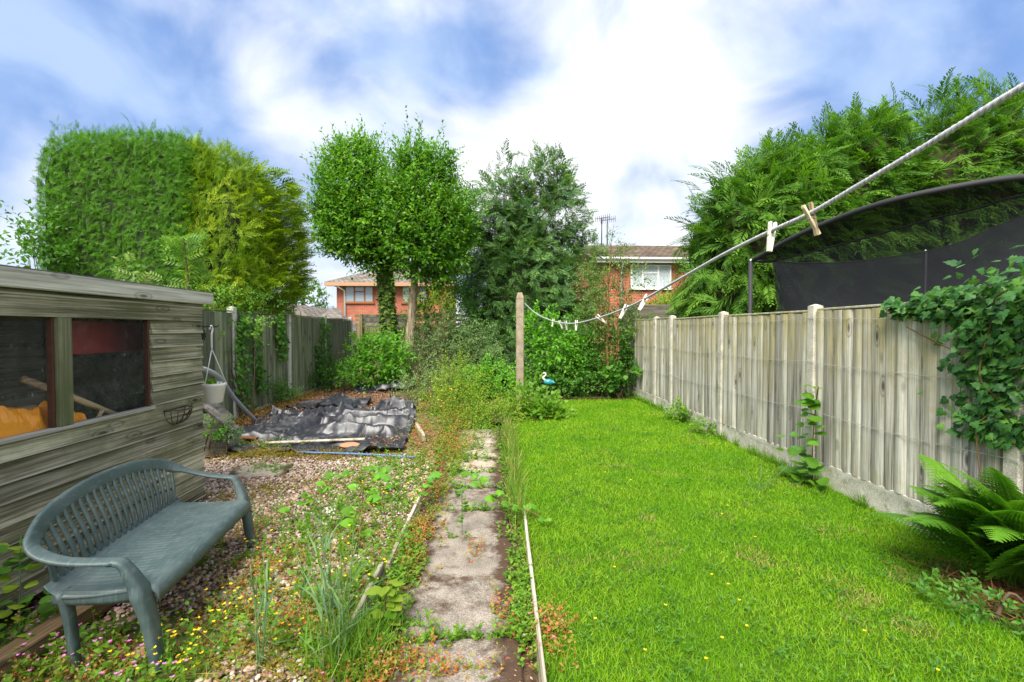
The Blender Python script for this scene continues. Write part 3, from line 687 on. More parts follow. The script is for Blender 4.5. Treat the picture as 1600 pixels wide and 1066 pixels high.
# local axes: X = towards the front, Y = along the bench, Z up
def bp(name, VF, smooth=True, bevel=0): return add(name, poly(name, VF, M['plastic'], smooth, bevel), bench)
def sym(P): return P + [(x, -y, z) for x, y, z in reversed(P) if abs(y) > 1e-6]
half = [(-.13, -.655, .508), (-.24, -.668, .520), (-.33, -.678, .538), (-.42, -.668, .568), (-.48, -.632, .603), (-.515, -.55, .645), (-.54, -.43, .684), (-.553, -.25, .712), (-.558, -.08, .722)]
P = catmull(sym(half), 6); n = len(P); g_ = np.clip((P[:, 2] - .535) / .10, 0, 1); g_ = g_ * g_ * (3 - 2 * g_)
up = np.stack([.08 + .84 * g_, np.zeros(n), 1 - .72 * g_], 1)
bp('back_rail', band(P, .084 - .014 * (1 - g_), .020, up, 16, 5))
def rail_at(y):
    Q = P[(P[:, 0] < -.45)]; o = np.argsort(Q[:, 1]); return np.array([np.interp(y, Q[o, 1], Q[o, i]) for i in range(3)])
for sgn in (-1, 1):
    # the arm folds over into a broad front leg that tapers to the ground
    L = catmull([(-.15, sgn * .656, .508), (-.105, sgn * .655, .500), (-.078, sgn * .652, .462), (-.045, sgn * .644, .385), (-.02, sgn * .636, .30), (.005, sgn * .625, .16), (.03, sgn * .612, -.08 if sgn < 0 else .0)], 6)
    t = np.linspace(0, 1, len(L)); UPV = np.stack([np.interp(t, [0, .15, .35, 1], [0, .6, 1, 1]), 0 * t, np.interp(t, [0, .15, .35, 1], [1, .7, .3, .2])], 1)
    bp('leg', band(L, np.interp(t, [0, .3, .5, .6, 1], [.064, .066, .085, .11, .07]), np.interp(t, [0, .3, .55, 1], [.026, .034, .06, .045]), UPV, 14, 5))
    L = catmull([(-.40, sgn * .575, .35), (-.375, sgn * .570, .2), (-.355, sgn * .562, -.085 if sgn < 0 else .0)], 5)
    bp('leg', band(L, np.interp(np.linspace(0, 1, len(L)), [0, 1], [.08, .045]), .035, (1, 0, 0), 10, 5))
    bp('side_skirt', band([(-.43, sgn * .592, .325), (-.2, sgn * .598, .312), (-.03, sgn * .602, .318)], .016, .07, (0, 0, 1), 8, 6))
# seat: one moulded sheet with fine slots running front to back and a rolled front
U = np.linspace(-.605, .605, 260); Wd = [(-.462, .392), (-.440, .362), (-.40, .347), (-.34, .342), (-.25, .340), (-.14, .346), (-.06, .355), (-.025, .356), (.0, .349), (.016, .333), (.024, .31), (.026, .278)]
V = []; F = []
for i, u in enumerate(U):
    e = abs(u) / .605; endr = .02 * max(0, (e - .965) / .035) ** 2
    for j, (x, z) in enumerate(Wd):
        rib = .0035 * ((i // 2) % 4 == 0) if 2 < j < 7 and e < .93 else 0
        V.append((x + (.010 * (1 - e ** 2) if j > 6 else 0), u, z - rib - (endr if 1 < j else 0) - .012 * (1 - e ** 2) * (j == len(Wd) - 1) * -1))
m = len(Wd)
for i in range(len(U) - 1):
    for j in range(m - 1): F.append((i * m + j, (i + 1) * m + j, (i + 1) * m + j + 1, i * m + j + 1))
o = bp('seat', (np.array(V), F)); sm_ = o.modifiers.new('thickness', 'SOLIDIFY'); sm_.thickness = .006; sm_.offset = -1
# back slats with a curved waist, and the two cross bands
for k in range(21):
    y = (k - 10) * .0565; top = rail_at(y * 1.06)
    bot = np.array([-.455, y * .95, .372])
    S = catmull([bot, bot * .6 + top * .4 + (.014, 0, 0), bot * .25 + top * .75 + (.008, 0, 0), top], 5)
    t = np.linspace(0, 1, len(S)); bp('slat', band(S, np.interp(t, [0, .3, .45, 1], [.036, .032, .031, .028]), .016, (1, 0, .25), 10, 2.6))
for fr_, hh in ((.38, .015), (.05, .04)):
    C = []
    for y in np.linspace(-.58, .58, 30):
        top = rail_at(y * 1.05); bot = np.array([-.455, y * .95, .372]); C.append(bot * (1 - fr_) + top * fr_ + (.0 if fr_ > .2 else .0, 0, 0))
    bp('cross_band', band(C, hh, .009, (1, 0, .25), 8, 4))

# ------------------------------------------------------------------ things inside the shed
def pebble_blob(c, r, seed, n=3, crumple=.08):
    V, F = ico(n); rr = np.random.default_rng(seed); k = rr.normal(size=(10, 3)) * 4; ph = rr.random(10) * 6
    d = sum(np.abs(np.sin(V @ k[i] + ph[i])) for i in range(10)) / 10 - .6
    V = V * (1 + crumple * 4 * d[:, None]); return V * r + np.array(c), [tuple(f) for f in F]
M['orange'] = leafmat('orange_plastic', [(1.0, .36, .01)], .08, .35, .5)
s_ = thing('plastic_sack', 'crumpled orange plastic sack lying inside the shed window', 'sack', (-2.9, 2.8, .905))
def sack(y0, y1, x0, x1, prof_y, prof_z, seed, name):
    U, W_ = np.meshgrid(np.linspace(0, 1, 60), np.linspace(0, 1, 26)); Yq = y0 + (y1 - y0) * U; Xq = x1 + (x0 - x1) * W_
    hgt = np.interp(Yq, prof_y, prof_z); edge = np.clip(np.minimum(W_ * 5, (1 - W_) * 3), 0, 1) ** .5 * np.clip(np.minimum(U, 1 - U) * 14, 0, 1) ** .6
    rid = 1 - np.abs(fbm(Yq * 7 + Xq * 5, Xq * 9 - Yq * 3, seed, 3) - .44) * 5; rid2 = 1 - np.abs(fbm(Yq * 4 - Xq * 6, Xq * 4, seed + 7, 2) - .37) * 6
    Z = .906 + hgt * edge * (.80 + .16 * np.clip(rid, 0, 1) + .14 * np.clip(rid2, 0, 1)); V = np.stack([Xq + .02 * np.clip(rid, 0, 1) * (W_ > .05), Yq, Z], -1).reshape(-1, 3); V[:, 0] = np.minimum(V[:, 0], -2.712)
    k = (np.arange(25)[:, None] * 60 + np.arange(59)).ravel(); part(name, (V, [(a, a + 1, a + 61, a + 60) for a in k]), M['orange'], s_)
sack(2.3, 3.2, -3.1, -2.715, [2.3, 2.55, 2.75, 2.95, 3.1, 3.2], [.12, .20, .265, .225, .20, .12], 3, 'sack_body')
sack(3.16, 3.42, -3.0, -2.72, [3.16, 3.24, 3.32, 3.42], [.18, .22, .17, .08], 9, 'sack_neck')
M['handle'] = wood('turned_handle', (.2, .13, .07), (.42, .3, .18), (.58, .45, .3), 'y')
tag(add('tool_handle', poly('tool_handle', tube([(-2.85, 3.06, 1.30), (-2.80, 3.36, 1.14), (-2.77, 3.68, .965)], .021, 10), M['handle'], True)), 'round wooden tool handle slanting behind the right shed window', 'handle')
tag(add('wood_stick', poly('wood_stick', tube([(-2.76, 3.46, .92), (-2.75, 3.53, 1.03)], .014, 8), M['handle'], True)), 'short pale stick behind the bottom of the right shed window', 'stick')
tag(add('wood_batten', poly('wood_batten', box(-3.2, 3.10, 1.045, -3.17, 3.5, 1.075), M['handle'])), 'thin batten lying behind the slanting tool handle', 'batten')
tag(add('plank_offcut', poly('plank_offcut', (np.array([(-3.0, 2.2, .91), (-3.0, 3.0, 1.30), (-3.0, 3.05, 1.20), (-3.0, 2.5, .91), (-3.03, 2.2, .91), (-3.03, 3.0, 1.30), (-3.03, 3.05, 1.20), (-3.03, 2.5, .91)]),
    [(0, 1, 2, 3), (7, 6, 5, 4), (0, 4, 5, 1), (1, 5, 6, 2), (2, 6, 7, 3), (3, 7, 4, 0)]), M['plank'])), 'grey board leaning behind the orange sack in the shed', 'board')
tag(add('maroon_panel', poly('maroon_panel', box(-3.02, 3.58, 1.42, -3.00, 4.42, 1.66), plain('maroon_paint', (.30, .03, .03), .6)), None), 'maroon panel hanging inside the right shed window', 'panel')
# ------------------------------------------------------------------ shed ironwork
M['iron'] = plain('black_iron', (.02, .02, .02), .55, .5); M['wirerust'] = plain('brown_wire', (.07, .055, .045), .6, .6)
wb = thing('wall_basket', 'rusty wire half-round wall basket fixed to the shed boards', 'basket', (SX, 4.12, .9))
X0 = SX + .03; yc, zc, r = 4.16, .935, .135
Vs = [tube([(X0, yc - r, zc), (X0, yc + r, zc)], .006, 6)]
arc = lambda a, rx, rz, k=14: [(X0 + rx * math.sin(t) , yc + a * math.cos(t) * r, zc) for t in np.linspace(0, math.pi, k)]
part('rim', Vs + [tube(arc(1, .12, 0), .005, 6)], M['wirerust'], wb, True)
for t in np.linspace(.0, math.pi, 9):
    part('rib', tube([(X0 + .12 * math.sin(t) * math.cos(a), yc + math.cos(t) * r * math.cos(a), zc - .13 * math.sin(a)) for a in np.linspace(0, math.pi / 2, 8)], .0032, 5), M['wirerust'], wb, True)
part('bird_plate', (np.array([(X0 + .1, yc - .08, zc - .05), (X0 + .115, yc - .02, zc - .03), (X0 + .115, yc + .04, zc - .005), (X0 + .11, yc + .05, zc - .035), (X0 + .11, yc - .0, zc - .06)]), [(0, 1, 2, 3, 4)]), M['wirerust'], wb)
part('bird_plate', (np.array([(X0 + .09, yc + .07, zc + .02), (X0 + .085, yc + .10, zc + .03), (X0 + .07, yc + .11, zc - .03), (X0 + .08, yc + .09, zc - .05)]), [(0, 1, 2, 3)]), M['wirerust'], wb)
hb = thing('hanging_bracket', 'black iron bracket with a sun motif on the corner of the shed', 'bracket', (SX - .03, S1, 1.45))
bx_ = SX - .035; by = S1 + .004
part('wall_bar', box(bx_ - .012, by, 1.40, bx_ + .012, by + .006, 1.65), M['iron'], hb)
part('arm', tube([(bx_, by, 1.628), (bx_, by + .34, 1.628), (bx_, by + .355, 1.645)], .007, 6), M['iron'], hb, True)
part('scroll', tube([(bx_, by + .01, 1.46), (bx_, by + .06, 1.47), (bx_, by + .075, 1.53), (bx_, by + .04, 1.57), (bx_, by + .02, 1.60), (bx_, by + .05, 1.626)], .005, 6), M['iron'], hb, True)
st = [(bx_, by + .10 + (.052 if i % 2 else .03) * math.cos(i * math.pi / 8), 1.545 + (.052 if i % 2 else .03) * math.sin(i * math.pi / 8)) for i in range(16)]
part('sun_motif', (np.array(st + [(x + .006, y, z) for x, y, z in st]), [tuple(range(16)), tuple(range(31, 15, -1))] + [(i, (i + 1) % 16, (i + 1) % 16 + 16, i + 16) for i in range(16)]), M['iron'], hb)
part('pin', tube([(bx_, by + .10, 1.626), (bx_, by + .10, 1.57)], .004, 5), M['iron'], hb)
wp = plain('white_pot', (.74, .73, .70), .4, var=.06)
hk = thing('hanging_pot', 'white plastic hanging pot with cords beside the shed corner', 'pot', (bx_, by + .24, 1.07))
cx, cy = bx_, by + .24
prof = [(.0, .885), (.082, .885), (.088, .89), (.116, 1.045), (.121, 1.05), (.124, 1.075), (.117, 1.077), (.11, 1.04), (.08, .90), (.0, .90)]
N = 32; V = []; F = []
for rr, z in prof:
    for j in range(N):
        a = j / N * 2 * math.pi; q = 1 + (.02 * max(0, math.sin(a * 8 + z * 40)) if .89 < z < 1.0 else 0); V.append((cx + rr * q * math.cos(a), cy + rr * q * math.sin(a), z))
for i in range(len(prof) - 1):
    for j in range(N): F.append((i * N + j, i * N + (j + 1) % N, (i + 1) * N + (j + 1) % N, (i + 1) * N + j))
part('pot', (np.array(V), F), wp, hk, True)
for k in range(3):
    a = k * 2.094 + .5; part('cord', tube([(cx + .118 * math.cos(a), cy + .118 * math.sin(a), 1.07), (cx, cy, 1.41)], .0045, 6), wp, hk, True)
part('hook', tube(catmull([(cx, cy, 1.40), (cx, cy, 1.54), (cx, cy + .02, 1.60), (cx, cy, 1.636), (cx, cy - .028, 1.62), (cx, cy - .03, 1.60)], 5), .008, 8), wp, hk, True)
part('soil', (np.array([(cx + .108 * math.cos(t), cy + .108 * math.sin(t), 1.045) for t in np.arange(16) / 16 * 6.283]), [tuple(range(16))]), M['soil'], hk)
A_ = Acc(); k = 16; A_.inst(T_leaf(.5), np.array([cx, cy, 1.05]) + rng.normal(size=(k, 3)) * (.045, .045, .01), rdir(k) * (1, 1, .4) + (0, 0, .9), rdir(k), rng.uniform(.05, .09, k))
POTLEAF = (A_, hk)
# ------------------------------------------------------------------ lumber and pipe behind the shed
gp = plain('grey_conduit', (.36, .40, .47), .4, var=.1)
P_ = [at(300, 574, 5.6), at(322, 578, 5.9), at(345, 592, 6.3), at(366, 622, 6.9), at(402, 656, 7.9)]
P_[-1].z = .10
tag(add('conduit_pipe', poly('conduit_pipe', tube(catmull(P_, 6), .028, 10), gp, True)), 'grey plastic conduit curving down behind the hanging pot', 'pipe')
def lean_board(name, p0, p1, p2, p3, th, mat, label, cat):
    q = np.array([tuple(p) for p in (p0, p1, p2, p3)]); nn = np.cross(q[1] - q[0], q[3] - q[0]); nn = nn / np.linalg.norm(nn) * th
    tag(add(name, poly(name, (np.vstack([q, q + nn]), [(0, 1, 2, 3), (7, 6, 5, 4), (0, 4, 5, 1), (1, 5, 6, 2), (2, 6, 7, 3), (3, 7, 4, 0)]), mat, bevel=.004)), label, cat)
lean_board('grey_board', at(300, 622, 5.7), at(312, 622, 5.95), at(376, 668, 6.6), at(362, 672, 6.3), .025, M['plank'], 'grey board propped at an angle below the hanging pot', 'board')
lean_board('plywood_sheet', (-3.9, 6.25, -.02), (-3.35, 6.25, -.02), (-3.35, 6.33, .52), (-3.9, 6.33, .52), .02, M['ply'], 'dull plywood sheet standing behind the shed corner', 'board')
a = at(330, 640, 7.0)
lean_board('grey_board', at(318, 632, 6.9), at(340, 628, 7.3), at(368, 652, 7.5), at(352, 660, 7.1), .03, M['plank'], 'second grey board lying behind the propped one by the fence post', 'board')
# sleeper and log under the bench
plank('timber_sleeper', (-2.42, 1.35, -.08), (-2.22, 3.3, -.03), .12, .12, M['log'], 'old brown timber sleeper on the ground between bench and shed', 'sleeper')
tag(add('timber_offcut', poly('timber_offcut', tube([(-2.12, 2.42, -.045), (-1.75, 2.50, -.045)], [.038, .034], 10), M['log'])), 'short round timber offcut lying under the near end of the bench', 'log')

# ------------------------------------------------------------------ black plastic sheet
b = NB('black_polythene'); v = b.pos(); f = b.noise(v, 2.2, 5, .65, .6); g = b.noise(v, 40, 4, .7)
d_ = b.math('MULTIPLY', b.ramp(f, [(.50, 0.), (.78, .75)]), b.ramp(g, [(.3, .5), (.6, 1.)]))
M['poly'] = b.done(b.pbr(b.mix(d_, (.018, .019, .024), (.24, .24, .25)), b.mix(d_, (.36, .36, .36), (.6, .6, .6)), spec=.5))
def tarp(name, corners, nx, ny, seed, amp, label, lift=.03):
    (ax, ay), (bx, by), (cx_, cy_), (dx, dy) = corners
    U, W_ = np.meshgrid(np.linspace(0, 1, nx), np.linspace(0, 1, ny))
    X = (1 - W_) * ((1 - U) * ax + U * bx) + W_ * ((1 - U) * dx + U * cx_); Y_ = (1 - W_) * ((1 - U) * ay + U * by) + W_ * ((1 - U) * dy + U * cy_)
    edge = np.minimum(np.minimum(U, 1 - U), np.minimum(W_, 1 - W_))
    X = X + .35 * (fbm(X * 1.5, Y_ * 1.5, seed + 1) - .47); Y_ = Y_ + .6 * (fbm(X * 1.4, Y_ * 1.4, seed + 2) - .47)
    # long ridged folds, mainly across the bed, warped by noise
    wx = X * .55 + 1.6 * fbm(X * .7, Y_ * .7, seed + 4); wy = Y_ * 1.9 + 2.2 * fbm(X * .6, Y_ * .9, seed + 5)
    r1 = np.maximum(0, 1 - np.abs(((wy + .25 * wx) % 1.0) - .5) * 6.5) ** .9; m1 = np.clip((fbm(X * .9, Y_ * 1.1, seed + 6) - .38) * 5, 0, 1)
    r2 = np.maximum(0, 1 - np.abs(((wx * 2.1 - wy * .45) % 1.0) - .5) * 7) ** .9; m2 = np.clip((fbm(X * 1.3, Y_ * .9, seed + 8) - .45) * 5, 0, 1)
    fine = 1 - np.abs(fbm(X * 3.2, Y_ * 3.2, seed + 9, 4) - .47) * 4
    Z = bedz(X, Y_) + lift + amp * (r1 * m1 + .8 * r2 * m2) + amp * .34 * np.maximum(fine, 0) ** 2 + .12 * (fbm(X * 1.1, Y_ * 1.1, seed + 11) - .55)
    curl = np.clip(1 - edge * 22, 0, 1); Z = Z + curl * .09 * np.clip((fbm(X * 2.3, Y_ * 2.3, seed + 13) - .42) * 6, -.4, 1)
    V = np.stack([X, Y_, Z], -1).reshape(-1, 3); i = (np.arange(ny - 1)[:, None] * nx + np.arange(nx - 1)).ravel()
    F = np.stack([i, i + 1, i + nx + 1, i + nx], 1)
    # ragged outline
    keep = (edge.ravel()[F].mean(1) > .03 * vnoise(X.ravel()[F[:, 0]] * 7, Y_.ravel()[F[:, 0]] * 7, seed))
    o = tag(add(name, mesh_np(name, V, F[keep], M['poly'], smooth=True)), label, 'plastic sheet')
    md = o.modifiers.new('thickness', 'SOLIDIFY'); md.thickness = .003
tarp('plastic_sheet', ((-3.95, 6.35), (-1.0, 6.15), (-1.25, 8.7), (-3.7, 8.8)), 240, 190, 3, .15, 'large crumpled black plastic sheet with white bloom in front of the bed')
tarp('plastic_sheet', ((-3.75, 8.9), (-2.45, 8.6), (-2.3, 10.0), (-3.4, 10.4)), 60, 60, 9, .10, 'smaller rumpled black plastic piece midway along the green fence', .06)
tarp('plastic_sheet', ((-3.2, 11.2), (-1.9, 11.1), (-1.9, 11.9), (-3.3, 12.0)), 60, 40, 17, .12, 'black plastic scrap at the far end of the litter bed', .08)
tarp('plastic_sheet', ((-2.0, 8.9), (-1.45, 8.8), (-1.5, 9.6), (-1.9, 9.7)), 36, 36, 23, .09, 'black plastic scrap near the pale wooden batten', .06)
bl = plain('blue_pipe', (.09, .16, .34), .4, var=.2)
a, e = gr(470, 706, .05), gr(650, 714, .05)
tag(add('blue_pipe', poly('blue_pipe', tube(catmull([(a.x, a.y - .02, .05), ((a.x + e.x) / 2, (a.y + e.y) / 2 + .03, .045), (e.x, e.y, .045)], 6), .013, 8), bl, True)), 'thin blue water pipe along the front edge of the plastic sheet', 'pipe')
a = gr(588, 640, .12)
tag(add('blue_offcut', poly('blue_offcut', tube([(a.x, a.y, .16), (a.x + .02, a.y + .65, .2)], .03, 8), bl, True)), 'short blue pipe offcut lying on the brown litter', 'pipe')
a, e = gr(415, 698, .06), gr(570, 693, .06)
tag(add('pale_batten', poly('pale_batten', band([(a.x, a.y, .11), (e.x, e.y, .12)], .05, .03, (0, 0, 1)), M['edging'])), 'pale batten lying across the front of the black plastic', 'batten')
a, e = gr(352, 688, .06), gr(402, 690, .06)
tag(add('rusty_bar', poly('rusty_bar', band([(a.x, a.y, .12), (e.x, e.y, .10)], .06, .04, (0, 0, 1)), plain('rusty_iron', (.16, .06, .025), .9, var=.4))), 'rusty bar on the left corner of the black plastic', 'bar')
tag(add('broken_tile', poly('broken_tile', pebble_blob((gr(548, 703).x, gr(548, 703).y, .06), (.16, .1, .035), 31, 2, .07), plain('terracotta', (.42, .2, .11), .9))), 'broken terracotta piece at the front edge of the plastic sheet', 'tile')

# ------------------------------------------------------------------ washing line
lp = thing('line_post', 'tall concrete washing-line post at the end of the lawn', 'post', (.60, 9.5, 0))
hw = .075; V, F = box(.6 - hw, 9.5 - hw, -.2, .6 + hw, 9.5 + hw, 2.22)
T = [(.6 - hw, 9.5 - hw, 2.22), (.6 + hw, 9.5 - hw, 2.22), (.6 + hw, 9.5 + hw, 2.22), (.6 - hw, 9.5 + hw, 2.22)]; T2 = [(.6 + (x - .6) * .55, 9.5 + (y - 9.5) * .55, 2.33) for x, y, z in T]
part('shaft', box(.6 - hw, 9.5 - hw, -.2, .6 + hw, 9.5 + hw, 2.22), M['linepost'], lp, bevel=.012)
part('cap', (np.array(T + T2), [(0, 1, 5, 4), (1, 2, 6, 5), (2, 3, 7, 6), (3, 0, 4, 7), (4, 5, 6, 7)]), M['linepost'], lp, bevel=.006)
part('ring', tube([(.6 + hw, 9.42, 2.10), (.6 + hw + .02, 9.38, 2.12), (.6 + hw + .02, 9.40, 2.09)], .006, 5), M['wire'], lp)
LP = [(.69, 9.40, 2.11)] + [tuple(p) for p in (at(835, 488, 7.6), at(856, 499, 6.1), at(880, 505, 4.95), at(902, 505, 4.25), at(938, 496, 3.45), at(974, 483, 2.86), at(1006, 468, 2.5), at(1066, 434, 2.02), at(1130, 398, 1.66), at(1203, 362, 1.39), at(1265, 334, 1.225), at(1350, 285, 1.05), at(1450, 226, .90), at(1600, 134, .75), at(1800, 20, .62))]
Lc = catmull(LP, 10)
rope = NB('white_rope'); v = rope.coord('Object'); f = rope.noise(v, 120, 3); M['rope'] = rope.done(rope.pbr(rope.ramp(f, [(.3, (.30, .30, .34)), (.7, (.56, .56, .60))]), .7))
ln = thing('washing_line', 'twisted white rope washing line strung above the lawn', 'rope', (.69, 9.4, 2.1))
# three strands twisted round the centre line
seg = np.linalg.norm(np.diff(Lc, axis=0), axis=1); s_len = np.concatenate([[0], np.cumsum(seg)])
near = np.interp(np.arange(3.0, s_len[-1], .006), s_len, np.arange(len(s_len)))
def curve_at(t): i = np.clip(t.astype(int), 0, len(Lc) - 2); f_ = (t - i)[:, None]; return Lc[i] * (1 - f_) + Lc[i + 1] * f_
far_t = np.interp(np.arange(0, 3.02, .08), s_len, np.arange(len(s_len)))
part('rope_core', tube(curve_at(far_t), .0055, 6), M['rope'], ln, True)
C = curve_at(near); tg = nrm(np.gradient(C, axis=0)); uu = nrm(np.cross(tg, (0, 0, 1.0))); vv = np.cross(uu, tg); ph = np.arange(len(C)) * .006 / .034 * 2 * math.pi
for k in range(3):
    a = ph + k * 2.0944; part('strand', tube(C + .0031 * (np.cos(a)[:, None] * uu + np.sin(a)[:, None] * vv), .0035, 6), M['rope'], ln, True)
# pegs
M['peg'] = wood('peg_wood', (.35, .25, .14), (.56, .43, .26), (.72, .6, .42), 'z', knots=False); M['peg2'] = wood('bleached_peg_wood', (.4, .36, .31), (.6, .56, .5), (.78, .75, .7), 'z', knots=False)
def half_peg(sx):
    pr = [(.001, -.052), (.009, -.052), (.010, -.01), (.009, .004), (.0105, .030), (.0075, .036), (.0035, .036), (.003, .012), (.0055, .008), (.0055, .002), (.002, -.002)]
    V = [(sx * x, -.0055, z) for x, z in pr] + [(sx * x, .0055, z) for x, z in pr]; n = len(pr)
    return np.array(V), [tuple(range(n)), tuple(range(2 * n - 1, n - 1, -1))] + [(i, (i + 1) % n, (i + 1) % n + n, i + n) for i in range(n)]
spring = [tube([(.012 * math.cos(t) * .9, .0068 * math.sin(t * 1.0), -.004 + .0035 * math.sin(t * 2)) for t in np.linspace(0, 6.283, 14)], .0011, 4)]
pegL = [poly('peg_half', half_peg(-1), m, bevel=.0008) for m in (M['peg'], M['peg2'])]; pegR = [poly('peg_half', half_peg(1), m, bevel=.0008) for m in (M['peg'], M['peg2'])]; sp_me = poly('spring', spring, M['wire'])
def line_at_px(px_):
    best = min(Lc, key=lambda p: abs(((p[0] * math.cos(YAW) - p[1] * math.sin(YAW)) / (p[0] * math.sin(YAW) + p[1] * math.cos(YAW))) * F_PX + 800 - px_) + (100 if p[1] > 8 else 0)); return best
Lc = catmull(LP, 60)
pegs = ((1203, .12, .10, 1, 'bleached wooden peg nearest but one to the camera on the line'), (1265, -.42, .30, 0, 'brown wooden peg tilted on the thick near end of the line'),
        (864, .22, .1, 1, 'leftmost peg on the lowest stretch of the line'), (876, -.35, .1, 1, 'second peg from the left on the lowest stretch of the line'), (884, -.15, .1, 1, 'third peg from the left on the lowest stretch of the line'),
        (900, .05, .1, 1, 'fourth peg from the left, hanging straight on the line'), (938, -.9, .2, 1, 'peg lying almost flat along the line by the young birch'),
        (975, .5, .1, 1, 'peg on the line before the young birch, below the white window'), (1006, .55, .1, 1, 'large tilted peg on the line in front of the house wall'))
for px_, tilt, op, mi, lab in pegs:
    p = line_at_px(px_); sc_ = 1.0 if px_ > 1100 else 1.08
    o = thing('clothes_peg', lab, 'peg', (p[0], p[1], p[2] - .009 * sc_), 0, 'pegs on the washing line'); o.rotation_euler = (0, tilt, R(8)); o.scale = (sc_,) * 3
    add('peg_half', pegL[mi], o, (0, 0, 0), (0, -op * .55, 0)); add('peg_half', pegR[mi], o, (0, 0, 0), (0, op * .55, 0)); add('spring', sp_me, o)

# ------------------------------------------------------------------ trampoline
b = NB('black_net'); v = b.pos(); d = b.n('ShaderNodeBsdfDiffuse'); d.inputs[0].default_value = (.028, .029, .034, 1); t = b.n('ShaderNodeBsdfTransparent'); m = b.n('ShaderNodeMixShader')
m.inputs[0].default_value = .88; b.l(t.outputs[0], m.inputs[1]); b.l(d.outputs[0], m.inputs[2]); M['net'] = b.done(m.outputs[0])
b = NB('black_net_dense'); d = b.n('ShaderNodeBsdfDiffuse'); d.inputs[0].default_value = (.034, .035, .042, 1); t = b.n('ShaderNodeBsdfTransparent'); m = b.n('ShaderNodeMixShader')
m.inputs[0].default_value = .86; b.l(t.outputs[0], m.inputs[1]); b.l(d.outputs[0], m.inputs[2]); M['net2'] = b.done(m.outputs[0])
M['foam'] = plain('black_foam', (.022, .022, .025), .7, var=.3, scale=40); M['steel'] = plain('zinc_steel', (.5, .5, .5), .35, .8)
tr_ = thing('trampoline', 'black netted trampoline enclosure behind the board fence', 'trampoline', (5.6, 5.6, 0))
def pole(px_, pyt, y):
    p = at(px_, pyt, y); part('pole', tube([(p.x, p.y, 0), (p.x, p.y, p.z - .03)], .032, 10), M['foam'], tr_, True); part('pole_cap', tube([(p.x, p.y, p.z - .03), (p.x, p.y, p.z + .02)], .02, 8), M['steel'], tr_, True); return p
p0 = pole(1173, 407, 7.2)
T1 = catmull([tuple(p) for p in (at(1178, 406, 7.15), at(1240, 371, 6.4), at(1320, 337, 5.7), at(1400, 312, 5.15), at(1500, 291, 4.75), at(1600, 277, 4.5), at(1720, 276, 4.4), at(1850, 300, 4.5))], 8)
part('top_tube', tube(T1, .033, 10), M['foam'], tr_, True)
T2 = catmull([tuple(p) for p in (at(1206, 409, 7.1), at(1290, 388, 6.5), at(1380, 364, 6.0), at(1450, 344, 5.6), at(1530, 325, 5.2), at(1600, 305, 4.9), at(1720, 300, 4.7), at(1850, 320, 4.7))], 8)
part('net_strap', tube(T2, .014, 6), M['foam'], tr_, True)
def strip(A_, B_, name, mat, n=6):
    A_ = np.asarray(A_); B_ = np.asarray(B_); V = np.concatenate([A_ * (1 - t) + B_ * t for t in np.linspace(0, 1, n)]); k = len(A_)
    F = [(i * k + j, i * k + j + 1, (i + 1) * k + j + 1, (i + 1) * k + j) for i in range(n - 1) for j in range(k - 1)]; part(name, (V, F), mat, tr_, True)
strip(T1, T2, 'side_net', M['net'])
b = NB('black_net_fine'); d = b.n('ShaderNodeBsdfDiffuse'); d.inputs[0].default_value = (.03, .031, .036, 1); t = b.n('ShaderNodeBsdfTransparent'); m = b.n('ShaderNodeMixShader')
m.inputs[0].default_value = .68; b.l(t.outputs[0], m.inputs[1]); b.l(d.outputs[0], m.inputs[2]); M['net3'] = b.done(m.outputs[0])
NB_ = T2.copy(); NB_[:, 2] = .9; NB_[:, 0] += .25 * np.clip(1 - np.arange(len(T2)) / 10., 0, 1); strip(T2 + (0, 0, .001), NB_, 'near_net', M['net3'])
part('net_tie', tube([tuple(p0 + Vector((0, 0, .0))), tuple(at(1206, 409, 7.1))], .022, 8), M['foam'], tr_, True)
# far panel of the net with its sagging hem, and the skirt below
H1 = catmull([tuple(p) for p in (at(1206, 408, 7.12), at(1260, 411, 7.6), at(1330, 409, 8.0), at(1400, 400, 8.3), at(1446, 393, 8.4), at(1500, 378, 8.3), at(1560, 352, 8.1), at(1620, 335, 7.8), at(1760, 330, 7.2), at(1900, 340, 6.6))], 8)
k = len(H1); B1 = H1.copy(); B1[:, 2] = .9; q = np.clip(1 - np.arange(k) / 9., 0, 1)
V = []; n_ = 10
for t in np.linspace(0, 1, n_): 
    Cc = H1 * (1 - t) + B1 * t; Cc[:, 0] += q * .30 * (1 - (1 - t) ** 2.2); V.append(Cc)
part('far_net', (np.concatenate(V), [(i * k + j, i * k + j + 1, (i + 1) * k + j + 1, (i + 1) * k + j) for i in range(n_ - 1) for j in range(k - 1)]), M['net2'], tr_, True)
H2 = H1.copy(); H2[:, 2] -= .2 + .05 * np.sin(np.arange(k) * .2)
part('net_hem', tube(H1, .008, 5), M['foam'], tr_, True)
p1 = pole(1446, 392, 8.42)
# bed and frame of the trampoline (behind the fence)
cx_, cy_ = 5.75, 5.75; ring = [(cx_ + 1.85 * math.cos(t), cy_ + 1.85 * math.sin(t), .88) for t in np.linspace(0, 2 * math.pi, 49)]
part('frame_ring', tube(ring, .03, 8, False), M['steel'], tr_, True)
part('jump_mat', (np.array([(cx_ + 1.6 * math.cos(t), cy_ + 1.6 * math.sin(t), .87) for t in np.arange(40) / 40 * 6.2832]), [tuple(range(40))]), M['foam'], tr_)
for k in range(6):
    a = k * 1.047; part('frame_leg', tube([(cx_ + 1.85 * math.cos(a), cy_ + 1.85 * math.sin(a), .88), (cx_ + 1.85 * math.cos(a), cy_ + 1.85 * math.sin(a), 0)], .028, 8), M['steel'], tr_, True)

